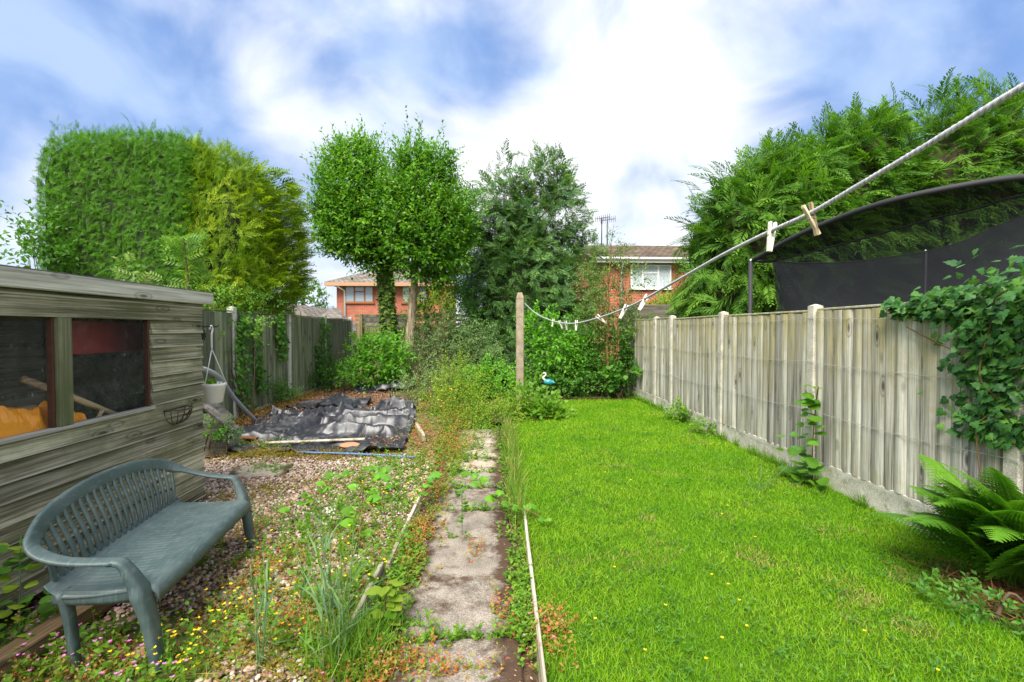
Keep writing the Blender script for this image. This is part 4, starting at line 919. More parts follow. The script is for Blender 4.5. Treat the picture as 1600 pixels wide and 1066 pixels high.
# ------------------------------------------------------------------ bird ornament
bd = at(857, 597, 10.2)
bo = thing('bird_ornament', 'teal metal wading-bird ornament at the far edge of the lawn', 'ornament', (bd.x, bd.y, 0))
teal = plain('teal_enamel', (.03, .26, .30), .3, spec=.6, var=.3); wht = plain('white_enamel', (.75, .74, .7), .4)
V, F = ico(3); V = V * (.105, .07, .068); V[:, 2] += .25 * np.maximum(V[:, 0], 0) * -.3; part('body', (V + np.array(bd), [tuple(f) for f in F]), teal, bo, True)
part('neck', tube(catmull([(bd.x - .07, bd.y, bd.z + .03), (bd.x - .115, bd.y, bd.z + .09), (bd.x - .06, bd.y, bd.z + .15), (bd.x - .075, bd.y, bd.z + .19), (bd.x - .11, bd.y, bd.z + .19)], 5), [.022] * 8 + [.016] * 12 + [.02], 8), wht, bo, True)
part('beak', tube([(bd.x - .10, bd.y, bd.z + .19), (bd.x - .16, bd.y, bd.z + .16)], [.012, .002], 6), plain('beak_yellow', (.5, .35, .1), .5), bo, True)
part('tail', tube([(bd.x + .08, bd.y, bd.z), (bd.x + .15, bd.y, bd.z - .03)], [.04, .012], 8), teal, bo, True)
for s in (-.02, .025): part('leg', tube([(bd.x + s, bd.y, bd.z - .04), (bd.x + s, bd.y + .01, .0)], .006, 5), M['iron'], bo, True)

# ================================================================== planting
CAM = np.array([0, 0, CAM_H])
UP = np.array([0, 0, 1.0])
G = {}
G['hedge'] = leafmat('clipped_conifer', [(.045, .14, .010), (.08, .22, .012), (.13, .31, .018)], .3, .6, .2, patch=(1.2, (.08, .22, .010)))
G['gold'] = leafmat('golden_conifer', [(.09, .18, .010), (.20, .32, .012), (.38, .47, .02)], .3, .6, .2, patch=(.9, (.13, .24, .012)))
G['ley'] = leafmat('leyland_cypress', [(.045, .125, .016), (.085, .205, .02), (.145, .295, .028)], .32, .6, .2)
G['cyp'] = leafmat('blue_green_cypress', [(.045, .115, .036), (.09, .19, .055), (.16, .29, .07)], .3, .6, .2, patch=(.7, (.07, .16, .03)))
G['tree'] = leafmat('glossy_tree_leaf', [(.04, .125, .010), (.075, .215, .014), (.13, .31, .02), (.23, .41, .03)], .4, .45, .35)
G['ivy'] = leafmat('ivy_leaf', [(.022, .08, .02), (.04, .13, .028), (.07, .19, .035), (.12, .27, .035)], .25, .5, .25)
G['ivy_young'] = leafmat('young_ivy_leaf', [(.10, .24, .02), (.2, .38, .03)], .4, .35, .45)
G['bright'] = leafmat('bright_shrub_leaf', [(.07, .22, .012), (.11, .31, .018), (.18, .4, .03)], .4, .45, .35)
G['mid'] = leafmat('mid_green_leaf', [(.04, .13, .016), (.075, .2, .022), (.12, .27, .03)], .38, .5, .3)
G['greygreen'] = leafmat('grey_green_leaf', [(.06, .12, .03), (.12, .2, .06), (.24, .33, .14)], .3, .5, .3)
G['birch'] = leafmat('birch_leaf', [(.07, .16, .02), (.12, .22, .03), (.2, .3, .05)], .4, .45, .35)
G['yellowish'] = leafmat('yellow_green_weed', [(.10, .19, .015), (.18, .28, .025), (.28, .36, .04)], .4, .6, .2)
G['weed'] = leafmat('weed_leaf', [(.07, .18, .012), (.12, .26, .018), (.2, .34, .03)], .4, .5, .3)
G['redweed'] = leafmat('red_weed', [(.40, .08, .045), (.46, .17, .06), (.34, .27, .06), (.18, .28, .03), (.13, .27, .02)], .35, .6, .2)
G['moss'] = leafmat('stonecrop', [(.12, .13, .015), (.24, .22, .025), (.3, .16, .03), (.14, .2, .02)], .25, .7, .2)
G['orangeweed'] = leafmat('dry_weed', [(.30, .13, .03), (.36, .2, .05), (.22, .2, .04)], .25, .7, .2)
G['yellow'] = leafmat('yellow_petal', [(.75, .52, .01), (.85, .65, .02)], .3, .5, .3)
G['pink'] = leafmat('pink_petal', [(.55, .12, .42), (.7, .3, .6)], .3, .5, .3)
G['cereal'] = leafmat('blue_green_blade', [(.08, .17, .07), (.13, .24, .10), (.2, .3, .1)], .3, .5, .35)
G['grass'] = leafmat('lawn_blade', [(.10, .24, .007), (.17, .36, .007), (.24, .43, .012), (.36, .47, .04)], .45, .5, .25, patch=(1.3, (.13, .32, .006)))
G['straw'] = leafmat('straw', [(.26, .22, .06), (.36, .30, .11)], .2, .7, .2)
G['fern'] = leafmat('fern', [(.06, .17, .014), (.10, .26, .02), (.17, .34, .03)], .4, .45, .3)
G['deadfern'] = leafmat('dead_frond', [(.14, .06, .03), (.24, .11, .05), (.3, .17, .08)], .1, .8, .2)
G['litter'] = leafmat('bark_litter', [(.07, .032, .018), (.16, .075, .04), (.27, .15, .085), (.36, .25, .17)], .0, .85, .2)
G['twig'] = plain('twig_bark', (.09, .06, .035), .9, var=.4)
G['redstem'] = plain('bramble_stem', (.16, .09, .035), .7, var=.3)
G['orangestem'] = plain('birch_stem', (.24, .12, .05), .7, var=.4, scale=30)
b = NB('tree_bark'); v = b.coord('Object', (9, 9, 1.1)); f = b.noise(v, 2.5, 6, .7, .6)
G['bark'] = b.done(b.pbr(b.ramp(f, [(.3, (.10, .075, .05)), (.5, (.32, .25, .17)), (.7, (.54, .45, .34))]), .95, b.bump(f, 1.0, .04), spec=.1))
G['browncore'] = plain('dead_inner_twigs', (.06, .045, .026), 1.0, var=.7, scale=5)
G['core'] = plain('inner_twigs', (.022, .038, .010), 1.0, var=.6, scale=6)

def facing(p, n, lim=-.25): return np.einsum('ij,ij->i', nrm(CAM - p), n) > lim
def shoots(A, lobes, n, T, size, slen, per, upb=.7, outb=.6, jit=.5, lim=-.45, inner=.5, mat=0, droop=0., twig=None):
    wts = np.array([r[0] * r[2] for c, r in lobes], float); idx = rng.choice(len(lobes), n, p=wts / wts.sum())
    C = np.array([tuple(c) for c, r in lobes], float)[idx]; Rr = np.array([r for c, r in lobes], float)[idx]
    u = rdir(n); rad = inner + (1 - inner) * rng.random(n) ** .6
    p = C + Rr * u * rad[:, None]; nn = nrm(u / Rr); k = facing(p, nn, lim); p, nn = p[k], nn[k]; n = len(p)
    d = nrm(nn * outb + UP * upb + rng.normal(size=(n, 3)) * jit); L = slen * rng.uniform(.5, 1.3, n)
    side = nrm(np.cross(d, rdir(n))); rr = rng.random(n)
    for i in range(per):
        t = (i + .3) / per; a = i * 2.4 + rng.random(n) * .6
        pd = np.cos(a)[:, None] * side + np.sin(a)[:, None] * np.cross(d, side)
        pos = p + d * (L * t)[:, None] - UP * (droop * L * t * t)[:, None]
        ld = nrm(d * (.35 + .9 * t) + pd * .9 + UP * (.1 - droop) + rng.normal(size=(n, 3)) * .2)
        A.inst(T, pos, ld, UP + pd * .3 + nrm(CAM - pos) * .35 + rng.normal(size=(n, 3)) * .35, size * rng.uniform(.65, 1.2, n) * (1.05 - .35 * t), mat, np.clip(rr * .6 + rng.random(n) * .4 + .12 * (t - .5), 0, 1))
    if twig is not None:
        A.inst((np.array([(-.5, 0, 0), (.5, 0, 0), (0, 1, 0)]), np.array([(0, 1, 2)])), p, d, nrm(CAM - p), np.stack([np.full(n, .007), L, L], 1), twig)
def lump(u, seed, a=.12, f=3.0):
    r = np.random.default_rng(seed); k = r.normal(size=(8, 3)) * f; ph = r.random(8) * 6
    return 1 + a * sum(np.sin(u @ k[i] + ph[i]) for i in range(8)) / 3
def conifer(A, lobes, n, T, size, pw=2.0, seed=0, lumpa=.12, lumpf=3, out=1.0, upb=0., flat=1.0, depth=.3, lim=-.2, mat=0, jit=.35, zmin=None, szj=(.6, 1.25), nw=.35, lean=0.):
    wts = np.array([r[0] * r[2] for c, r in lobes], float); idx = rng.choice(len(lobes), n, p=wts / wts.sum())
    C = np.array([tuple(c) for c, r in lobes], float)[idx]; Rr = np.array([r for c, r in lobes], float)[idx]
    u = rdir(n)
    if pw > 4:   # boxy crowns: even cover over the faces
        ar = np.array([Rr[0, 1] * Rr[0, 2], Rr[0, 0] * Rr[0, 2], Rr[0, 0] * Rr[0, 1]]); ax = rng.choice(3, n, p=ar / ar.sum()); u = rng.uniform(-1, 1, (n, 3)); u[np.arange(n), ax] = rng.choice([-1, 1], n)
    s = (np.abs(u) ** pw).sum(1) ** (-1 / pw); lu = lump(nrm(u) + C * .37, seed, lumpa, lumpf)
    rad = (1 - depth * rng.random(n) ** 1.6) * lu
    p = C + Rr * u * (s * rad)[:, None]; nn = nrm(np.sign(u) * np.abs(u * s[:, None]) ** (pw - 1) / Rr)
    k = facing(p, nn, lim)
    if zmin is not None: k &= p[:, 2] > zmin
    p, nn = p[k], nn[k]; n = len(p); upv = upb if np.isscalar(upb) else upb[0] + (upb[1] - upb[0]) * np.clip(nn[:, 2:3], 0, 1)
    d = nrm(nn * (1, 1, .6) * out + UP * upv + np.array([lean, 0, 0]) + rng.normal(size=(n, 3)) * jit)
    nrmv = UP * flat + nn * nw + rng.normal(size=(n, 3)) * .3
    T = T if isinstance(T, list) else [T]; ti = rng.integers(len(T), size=n)
    for j, t in enumerate(T):
        q = ti == j; A.inst(t, p[q] - d[q] * size * .35, d[q], nrmv[q], size * rng.uniform(*szj, q.sum()), mat)
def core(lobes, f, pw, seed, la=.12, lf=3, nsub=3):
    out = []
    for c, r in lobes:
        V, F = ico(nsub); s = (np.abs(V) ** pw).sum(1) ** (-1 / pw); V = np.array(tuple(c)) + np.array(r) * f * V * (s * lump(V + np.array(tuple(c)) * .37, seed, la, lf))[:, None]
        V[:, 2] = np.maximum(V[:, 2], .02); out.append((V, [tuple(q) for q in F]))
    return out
def trunk(P, r0, r1, n=10, k=6, wob=.02):
    C = catmull(P, k); t = np.linspace(0, 1, len(C)); return tube(C + rng.normal(size=C.shape) * wob * (1, 1, 0), r0 + (r1 - r0) * t + rng.normal(size=len(C)) * r0 * .04, n)

# ------------------------------------------------------------------ lawn grass
N = 155000
u = rng.random(N); yy = 1.55 * (11.2 / 1.55) ** (u ** .9); keep = rng.random(N) < np.clip(yy / 5.5 + .25, .35, 1)
xx = rng.uniform(.24, 3.40, N)
vis = (xx < (yy + .4) * 1.12 + .15); xx, yy = xx[vis], yy[vis]; n = len(xx)
edge_l = np.clip(1 - (xx - .24) / .14, 0, 1); tuftn = fbm(xx * 2.2, yy * 2.2, 21)
hh = (.022 + .028 * rng.random(n) + .05 * np.clip(tuftn - .5, 0, 1)) * (1 + 1.2 * edge_l * rng.random(n))
bare = (fbm(xx * 2.7, yy * 2.7, 33) > .64) & (rng.random(n) < .35); mound = (np.hypot(xx - 3.15, yy - 2.62) < .5) & (rng.random(n) < .8)
q = ~(mound); xx, yy, hh, bare = xx[q], yy[q], hh[q], bare[q]; n = len(xx)
for q_ in ((1165, 872), (1190, 882), (1010, 812), (1345, 938), (1410, 905), (1430, 985), (1500, 850)):
    c = gr(*q_); bare |= (np.hypot((xx - c.x) * (.8 + .6 * rng.random()), yy - c.y) < rng.uniform(.07, .13)) & (rng.random(n) < .9)
A = Acc(); pos = np.stack([xx, yy, lawnz(xx, yy) - .003], 1)
d = nrm(np.stack([rng.normal(size=n) * .55, rng.normal(size=n) * .55, np.ones(n)], 1))
A.inst(T_blade(.5), pos, d, rdir(n), np.stack([.0022 + .00085 * yy, hh, hh], 1), np.where(bare & (rng.random(n) < .5), 1, 0))
o = add('lawn_grass', A.mesh('lawn_grass', [G['grass'], G['straw']])); tag(o, 'short bright green lawn grass', 'grass', kind='stuff')
# little buttercups and clover rosettes in the lawn
A = Acc(); fl = []
for px_, py_ in ((1137, 800), (1120, 807), (1128, 812), (1237, 868), (1112, 912), (1122, 924), (1138, 925), (1175, 930), (1155, 953), (1210, 967), (1167, 994), (1105, 990), (1128, 1015), (1123, 1024), (1103, 1047), (1155, 1046), (1465, 1064), (1013, 905), (960, 900), (905, 880), (1040, 960), (1075, 1020), (930, 985), (1300, 915), (985, 760), (1050, 720), (1110, 700), (900, 700), (945, 745), (1240, 1010), (1008, 1035), (880, 930), (1350, 1000), (870, 820), (1180, 850)):
    p = gr(px_, py_); fl.append((p.x, p.y, .045 + rng.random() * .02))
fl = np.array(fl)[::2]; nf = len(fl)
for k in range(5):
    a = k * 1.2566 + rng.random(nf); A.inst(T_diam(.8), fl, np.stack([np.cos(a), np.sin(a), .35 + 0 * a], 1), UP, .009 + .0010 * fl[:, 1])
for p in fl: A.raw(*tube([(p[0], p[1], 0), tuple(p)], .0012, 3), 1, .5)
tag(add('lawn_flowers', A.mesh('lawn_flowers', [G['yellow'], G['grass']])), 'tiny yellow flowers dotted through the lawn', 'flowers', kind='stuff')
A = Acc(); k = 5200; cx_ = rng.uniform(.5, 3.3, 200); cy_ = 1.7 + rng.random(200) ** 1.5 * 6; i = rng.integers(200, size=k)
p = np.stack([cx_[i] + rng.normal(size=k) * .05, cy_[i] + rng.normal(size=k) * .05, rng.uniform(.02, .05, k)], 1)
A.inst(T_leaf(.7), p, rdir(k) * (1, 1, .3), UP, rng.uniform(.012, .03, k)); 
tag(add('lawn_weeds', A.mesh('lawn_weeds', [G['mid']])), 'clover and small broad-leaved weeds scattered in the lawn', 'weeds', kind='stuff')

# ------------------------------------------------------------------ pebbles
def pebbles(n, sub, y0, y1, x0, x1, A, s0, s1):
    V, F = ico(sub); F = F[V[F].mean(1)[:, 2] > -.3]; rr = np.random.default_rng(n); T = []
    for k in range(4):
        kk = rr.normal(size=(4, 3)) * 1.3; T.append((V * (1 + .13 * sum(np.sin(V @ kk[i] + i) for i in range(4)))[:, None] * (1, .78, .52), F))
    x = rng.uniform(x0, x1, n); y = y0 + (y1 - y0) * rng.random(n); q = (x > SX + .04) | (y > S1); q &= ((x < -.665) | (rng.random(n) < 0)) & (x > -(y + .35) * 1.12); x, y = x[q], y[q]; n = len(x)
    s = rng.uniform(s0, s1, n) * rng.choice([.8, 1, 1.35], n, p=[.45, .4, .15]); ti = rng.integers(4, size=n); z = rng.uniform(.006, .022, n) + gravz(x, y)
    d = rdir(n) * (1, 1, .25); nn = UP + rng.normal(size=(n, 3)) * .3
    for j in range(4):
        m = ti == j; A.inst(T[j], np.stack([x, y, z], 1)[m], d[m], nn[m], s[m])
b = NB('pebble'); a = b.n('ShaderNodeAttribute', attribute_name='rnd')
c = b.ramp(a.outputs['Fac'], [(0, (.10, .055, .038)), (.14, (.34, .19, .13)), (.3, (.5, .37, .28)), (.45, (.28, .2, .165)), (.6, (.62, .53, .43)), (.75, (.42, .28, .2)), (.88, (.20, .17, .16)), (1, (.66, .6, .54))])
c = b.mix(b.ramp(b.noise(b.pos(), 120, 3), [(.4, 0.), (.7, .4)]), c, (.15, .1, .08)); M['pebble'] = b.done(b.pbr(c, .7, spec=.3))
A = Acc(); pebbles(3200, 2, 1.5, 3.0, -2.7, -.66, A, .010, .017); pebbles(14500, 1, 3.0, 6.6, -3.4, -.66, A, .011, .019)
tag(add('pebbles', A.mesh('pebbles', [M['pebble']], smooth=True)), 'loose pinkish brown pebbles covering the ground by the bench', 'pebbles', kind='stuff')

# ------------------------------------------------------------------ litter on the bed and path
A = Acc(); n = 26000; x = rng.uniform(-4.15, -.7, n); y = 6.3 + (13 - 6.3) * rng.random(n) ** 1.3
q = (x > -4.1) & ((fbm(x * 1.1, y * 1.1, 41) > .52) | (y > 8.6)) & ((rng.random(n) < .35) | (y > 8.6)); x, y = x[q], y[q]; n = len(x)
z = bedz(x, y) + .03 + .07 * np.clip(1 - np.abs(y - 7.4) / 1.4, 0, 1) * rng.random(n)
A.inst(T_diam(.35), np.stack([x, y, z], 1), rdir(n) * (1, 1, .35), UP + rng.normal(size=(n, 3)) * .5, rng.uniform(.02, .06, n))
k = 3000; x = rng.uniform(-.66, .25, k); y = rng.uniform(1.6, 8, k); q = (x < -.45) | (x > .1) | (rng.random(k) < .12); x, y = x[q], y[q]
A.inst(T_diam(.4), np.stack([x, y, .008 + .01 * rng.random(len(x))], 1), rdir(len(x)) * (1, 1, .2), UP + rng.normal(size=(len(x), 3)) * .3, rng.uniform(.008, .022, len(x)))
tag(add('bark_litter', A.mesh('bark_litter', [G['litter']])), 'brown dead leaves and bark scraps over the bed', 'litter', kind='stuff')

# ------------------------------------------------------------------ big evergreens on the left
SP = [T_spray(6, 27, .46, .05, .12, s) for s in range(3)]; SPB = [T_spray(8, 42, .45, .075, .3, s) for s in range(3)]; SPL = [T_spray(13, 36, .36, .042, .42, s) for s in range(4)]
hc = [(Vector((-6.72, 10.1, 2.45)), (1.40, 1.3, 2.78))]
h = thing('clipped_conifer', 'tall square-clipped dark green conifer behind the shed', 'tree', (-6.72, 10.1, 0))
A = Acc(); conifer(A, hc, 33000, SP, .165, 7.0, 2, .02, 3, .26, .40, .15, .04, -.5, jit=.42, zmin=1.2, nw=1., lean=.3)
k = 260; p = np.stack([rng.uniform(-8.0, -5.4, k), rng.uniform(8.9, 10.3, k), 5.14 + rng.normal(size=k) * .06], 1); A.inst(SP[0], p, UP + rng.normal(size=(k, 3)) * .35, rdir(k), rng.uniform(.1, .2, k))
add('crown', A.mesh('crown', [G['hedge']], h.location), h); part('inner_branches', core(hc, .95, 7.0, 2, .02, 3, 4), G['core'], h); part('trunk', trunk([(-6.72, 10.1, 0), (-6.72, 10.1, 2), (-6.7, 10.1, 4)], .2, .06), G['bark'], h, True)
gc = [(Vector((-5.15, 10.0, 3.1)), (.98, 1.1, 2.0)), (Vector((-4.72, 10.2, 3.25)), (.70, .8, 1.35)), (Vector((-5.6, 9.9, 3.9)), (.5, .9, 1.25))]
h = thing('golden_conifer', 'golden yellow conifer with feathery right side next to the clipped one', 'tree', (-5.1, 10.0, 0))
A = Acc(); conifer(A, gc, 12500, SP, .27, 2.6, 5, .13, 3, .5, (.45, .7), .2, .24, -.3, jit=.45, nw=.9, lean=.3)
k = 330; a = rng.uniform(-1.2, 1.2, k); zz = rng.uniform(2.2, 4.7, k); p = np.stack([-4.72 + .74 * np.cos(a) * np.sqrt(np.clip(1 - ((zz - 3.0) / 2.1) ** 2, .1, 1)), 10.1 + .7 * np.sin(a), zz], 1)
A.inst(SPB[1], p, np.stack([np.cos(a), np.sin(a) * .4, rng.uniform(.1, .7, k)], 1), UP + rng.normal(size=(k, 3)) * .4, rng.uniform(.22, .42, k), 0)
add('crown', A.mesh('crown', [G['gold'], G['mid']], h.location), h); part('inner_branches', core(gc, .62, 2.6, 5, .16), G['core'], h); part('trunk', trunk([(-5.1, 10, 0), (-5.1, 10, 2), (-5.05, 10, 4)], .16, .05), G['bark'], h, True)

# ------------------------------------------------------------------ conifers on the right
A0 = [('leftmost leyland cypress with rounded side behind the trampoline', [(Vector((6.55, 11.4, 3.1)), (2.05, 1.8, 2.55)), (Vector((7.0, 11.5, 4.3)), (1.5, 1.4, 1.85))], 6600, 5),
      ('middle leyland cypress behind the trampoline', [(Vector((8.9, 11.5, 3.6)), (1.9, 1.6, 2.9)), (Vector((9.2, 11.5, 4.9)), (1.3, 1.3, 1.9))], 4600, 9),
      ('right-hand tallest leyland cypress behind the washing line', [(Vector((11.7, 11.5, 3.9)), (2.2, 1.6, 3.2)), (Vector((12.6, 11.5, 5.2)), (1.7, 1.4, 2.2))], 4800, 14)]
for lab, lobes, n, sd_ in A0:
    c = lobes[0][0]; h = thing('leyland_cypress', lab, 'tree', (c.x, c.y, 0), 0, 'leyland cypresses beyond the fence')
    A = Acc(); conifer(A, lobes, int(n * 1.0), SPL, .66, 2.3, sd_, .17, 3.2, .85, (-.25, .55), .7, .33, -.25, jit=.35, zmin=.8, szj=(.5, 1.25), nw=.75)
    k = 46; p = []
    for cc, rr in lobes:
        a = rng.uniform(0, math.pi * 2, k); q = rng.random(k) ** .5; p.append(np.stack([cc.x + rr[0] * q * np.cos(a) * .9, cc.y + rr[1] * q * np.sin(a) * .9, cc.z + rr[2] * np.sqrt(np.clip(1 - q * q * .81, 0, 1)) * .97], 1))
    p = np.concatenate(p); A.inst(SPL[0], p, nrm(np.stack([rng.normal(size=len(p)) * .6 + .35, rng.normal(size=len(p)) * .5, np.ones(len(p)) * .7], 1)), UP + rng.normal(size=(len(p), 3)) * .3, rng.uniform(.5, .9, len(p)))
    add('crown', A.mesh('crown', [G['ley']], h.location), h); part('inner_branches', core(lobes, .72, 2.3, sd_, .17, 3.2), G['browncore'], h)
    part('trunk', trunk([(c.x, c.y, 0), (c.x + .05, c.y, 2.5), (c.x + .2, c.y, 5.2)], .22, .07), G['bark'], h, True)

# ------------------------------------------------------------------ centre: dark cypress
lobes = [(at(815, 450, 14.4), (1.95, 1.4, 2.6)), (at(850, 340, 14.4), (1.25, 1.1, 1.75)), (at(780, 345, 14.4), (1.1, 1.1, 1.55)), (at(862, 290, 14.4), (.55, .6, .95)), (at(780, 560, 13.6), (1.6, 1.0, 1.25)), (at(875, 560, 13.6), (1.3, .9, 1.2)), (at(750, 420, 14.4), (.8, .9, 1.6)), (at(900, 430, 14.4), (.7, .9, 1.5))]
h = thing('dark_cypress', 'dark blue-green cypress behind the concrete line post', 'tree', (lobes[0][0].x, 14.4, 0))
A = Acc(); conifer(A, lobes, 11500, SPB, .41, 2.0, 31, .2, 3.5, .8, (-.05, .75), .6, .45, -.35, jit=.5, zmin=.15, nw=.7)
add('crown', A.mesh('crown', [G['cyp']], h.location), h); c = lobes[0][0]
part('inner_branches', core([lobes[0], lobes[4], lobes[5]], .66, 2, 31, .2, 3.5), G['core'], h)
br = [trunk([(c.x, 14.4, 0), (c.x, 14.4, 2.5), (c.x + .3, 14.4, 6.0)], .17, .03)]
for k in range(16):
    a = rng.uniform(0, 6.28); z0 = rng.uniform(2.5, 5.3); r = rng.uniform(.8, 1.5); br.append(tube(catmull([(c.x + .1, 14.4, z0), (c.x + .1 + r * .5 * math.cos(a), 14.4 + r * .5 * math.sin(a), z0 + .45), (c.x + r * math.cos(a), 14.4 + r * math.sin(a), z0 + 1.0)], 4), np.linspace(.035, .008, 9), 6))
part('trunk', br, G['bark'], h, True)

# ------------------------------------------------------------------ twin trees
LF = T_leaf(.52, .09, .2)
def broad(name, label, base, tr_pts, r0, lobes, n, size, slen, per, ivy=False):
    h = thing(name, label, 'tree', base)
    A = Acc(); shoots(A, lobes, n, LF, size, slen, per, .75, .65, .45, -.6, .35, twig=1)
    shoots(A, [(c + Vector((0, 0, .1)), tuple(q * 1.02 for q in r)) for c, r in lobes], 150, LF, size * .9, slen * 1.5, 11, .9, .55, .35, -.9, .75, twig=1)
    add('crown', A.mesh('crown', [G['tree'], G['twig']], h.location), h)
    VF = [trunk(tr_pts, r0, r0 * .45, 12, 8, .012)]
    top = np.array(tuple(tr_pts[-1]))
    for c, r in lobes:
        c = np.array(tuple(c))
        for k in range(6):
            e = c + rdir(1)[0] * np.array(r) * .7; m = (top + e) / 2 + (0, 0, -.15); VF.append(tube(catmull([top - (0, 0, .25 * k / 6), m, e], 5), np.linspace(r0 * .35, .012, 11), 7))
    part('trunk', VF, G['bark'], h, True)
    return h
tb = [at(632, 596, 12.4), at(637, 560, 12.4), at(641, 520, 12.4), at(645, 470, 12.4), at(648, 430, 12.4), at(648, 395, 12.4)]
tb[0].z = .05
broad('broadleaf_tree', 'broadleaf tree with bare grey-brown trunk, right one of the twin pair', (tb[0].x, 12.4, 0), tb, .155,
      [(at(612, 340, 12.4), (.5, .6, .85)), (at(658, 322, 12.3), (.84, .8, 1.3)), (at(666, 375, 12.2), (1.0, .9, 1.1)), (at(705, 360, 12.3), (.5, .55, .9)), (at(690, 415, 12.2), (.5, .5, .6)), (at(648, 262, 12.3), (.40, .4, .5)), (at(695, 270, 12.3), (.18, .25, .45))], 2700, .148, .5, 10)
ta = [at(612, 596, 12.9), at(611, 555, 12.9), at(607, 500, 12.9), at(603, 450, 12.9), at(599, 400, 12.9), at(590, 370, 12.9)]
ta[0].z = .05
h = broad('broadleaf_tree', 'broadleaf tree with ivy-clad trunk, left one of the twin pair', (ta[0].x, 12.9, 0), ta, .15,
      [(at(555, 315, 12.9), (.92, .85, 1.35)), (at(562, 365, 12.9), (1.0, .9, .9)), (at(525, 350, 12.9), (.45, .5, .8)), (at(600, 385, 12.7), (.7, .65, .8)), (at(555, 255, 12.9), (.66, .45, .45))], 2700, .148, .5, 10)
C = catmull([tuple(p) for p in ta], 40); A = Acc(); k = 2600; t = rng.integers(len(C), size=k); a = rng.uniform(0, 6.28, k); rad = np.stack([np.cos(a), np.sin(a), 0 * a], 1)
A.inst(T_ivy, C[t] + rad * (.15 + .06 * rng.random(k))[:, None], -UP * .6 + rad * .5 + rng.normal(size=(k, 3)) * .4, rad + UP * .3, rng.uniform(.07, .13, k))
add('ivy_cover', A.mesh('ivy_cover', [G['birch']], h.location), h)

# ------------------------------------------------------------------ shrubs
def shrub(name, label, cat, lobes, n, mat, size, slen, per, upb=.5, T=None, group=None, jit=.5, stems=6, smat=None, inner=.3, droop=.1):
    c0 = lobes[0][0]; h = thing(name, label, cat, (c0.x, c0.y, 0), 0, group)
    A = Acc(); shoots(A, lobes, n, T or T_leaf(.55), size, slen, per, upb, .7, jit, -.5, inner, droop=droop)
    add('foliage', A.mesh('foliage', [mat], h.location), h); VF = []
    for k in range(stems):
        c, r = lobes[k % len(lobes)]; e = np.array(tuple(c)) + rdir(1)[0] * np.array(r) * .6; s = np.array([c0.x + rng.uniform(-.15, .15), c0.y + rng.uniform(-.1, .1), -.02])
        VF.append(tube(catmull([s, (s + e) / 2 + rng.normal(size=3) * .05, e], 4), np.linspace(.014, .004, 9), 5))
    part('stems', VF, smat or G['twig'], h, True); return h
S = lambda px_, py_, y, rx, rz, ry=None: (at(px_, py_, y), (rx, ry or rx * .8, rz))
shrub('laurel_shrub', 'bright broad-leaved shrub below the ivy-clad tree trunk', 'shrub', [S(598, 562, 11.8, .65, .55), S(572, 552, 12.0, .4, .42), S(555, 590, 11.6, .5, .3), S(615, 600, 11.9, .35, .25)], 560, G['bright'], .12, .4, 8)
shrub('cotoneaster_shrub', 'arching grey-green shrub between the bare trunk and the line post', 'shrub', [S(700, 545, 12.0, .85, .85), S(745, 545, 11.6, .5, .65)], 900, G['greygreen'], .055, .45, 12, .3, droop=.5)
shrub('yellow_green_shrub', 'mid-green shrub between the bare trunk and the dark cypress', 'shrub', [S(690, 470, 13.0, .7, 1.0), S(725, 500, 13.0, .5, .9), S(660, 510, 13, .45, .7)], 560, G['mid'], .085, .4, 9)
shrub('variegated_shrub', 'low pale variegated shrub at the right edge of the litter bed', 'shrub', [S(672, 606, 10.2, .62, .32), S(640, 612, 10.6, .4, .25), S(705, 600, 10.2, .4, .36)], 620, G['greygreen'], .05, .28, 10, .4)
shrub('nettle_clump', 'green nettle-like clump left of the concrete line post', 'plant', [S(775, 600, 10.3, .55, .45), S(740, 605, 10.1, .45, .42), S(797, 612, 9.9, .3, .32)], 420, G['bright'], .095, .3, 8)
shrub('tall_weed', 'tall yellow-green weed clump with yellow flowers beside the bed', 'plant', [S(712, 612, 8.9, .42, .6), S(690, 640, 8.6, .4, .38), S(735, 640, 8.5, .38, .36)], 520, G['yellowish'], .055, .4, 10, 1.1)
shrub('spirea_shrub', 'bright lobed-leaf shrub right of the concrete line post', 'shrub', [S(868, 545, 11.6, .62, .65), S(845, 520, 11.7, .4, .5), S(895, 560, 11.6, .5, .5)], 480, G['bright'], .13, .4, 7, .4)
shrub('dark_shrub', 'dark green dense shrub behind the bird ornament', 'shrub', [S(880, 600, 11.3, .7, .42), S(920, 590, 11.4, .7, .55), S(850, 595, 11.5, .5, .45)], 620, G['mid'], .10, .35, 8, .3)
shrub('dark_shrub', 'grey-green dense shrub around the birch sapling stem', 'shrub', [S(945, 540, 11.6, .8, .75), S(985, 530, 11.5, .5, .7), S(915, 530, 11.8, .5, .7), S(965, 600, 11.3, .6, .35), S(950, 565, 11.7, .9, .6), S(1000, 560, 11.6, .35, .6)], 1700, G['mid'], .075, .4, 10, .4)
shrub('fig_plant', 'broad-leaved plant at the foot of the far fence panel', 'plant', [S(972, 580, 10.8, .38, .12), S(955, 590, 10.8, .3, .12)], 34, G['mid'], .17, .2, 5, .2, T_ovate)
shrub('raspberry_bush', 'low raspberry bush at the lawn corner by the line post', 'shrub', [S(842, 640, 8.6, .32, .2), S(825, 625, 8.9, .3, .25), S(862, 652, 8.5, .22, .12)], 120, G['weed'], .11, .3, 6, .4, T_ovate, smat=G['redstem'])
shrub('low_groundcover', 'low mixed groundcover where the path ends', 'plant', [S(775, 650, 8.1, .5, .18), S(745, 660, 7.9, .4, .2), S(800, 640, 8.6, .4, .25)], 420, G['yellowish'], .05, .2, 8, .5)
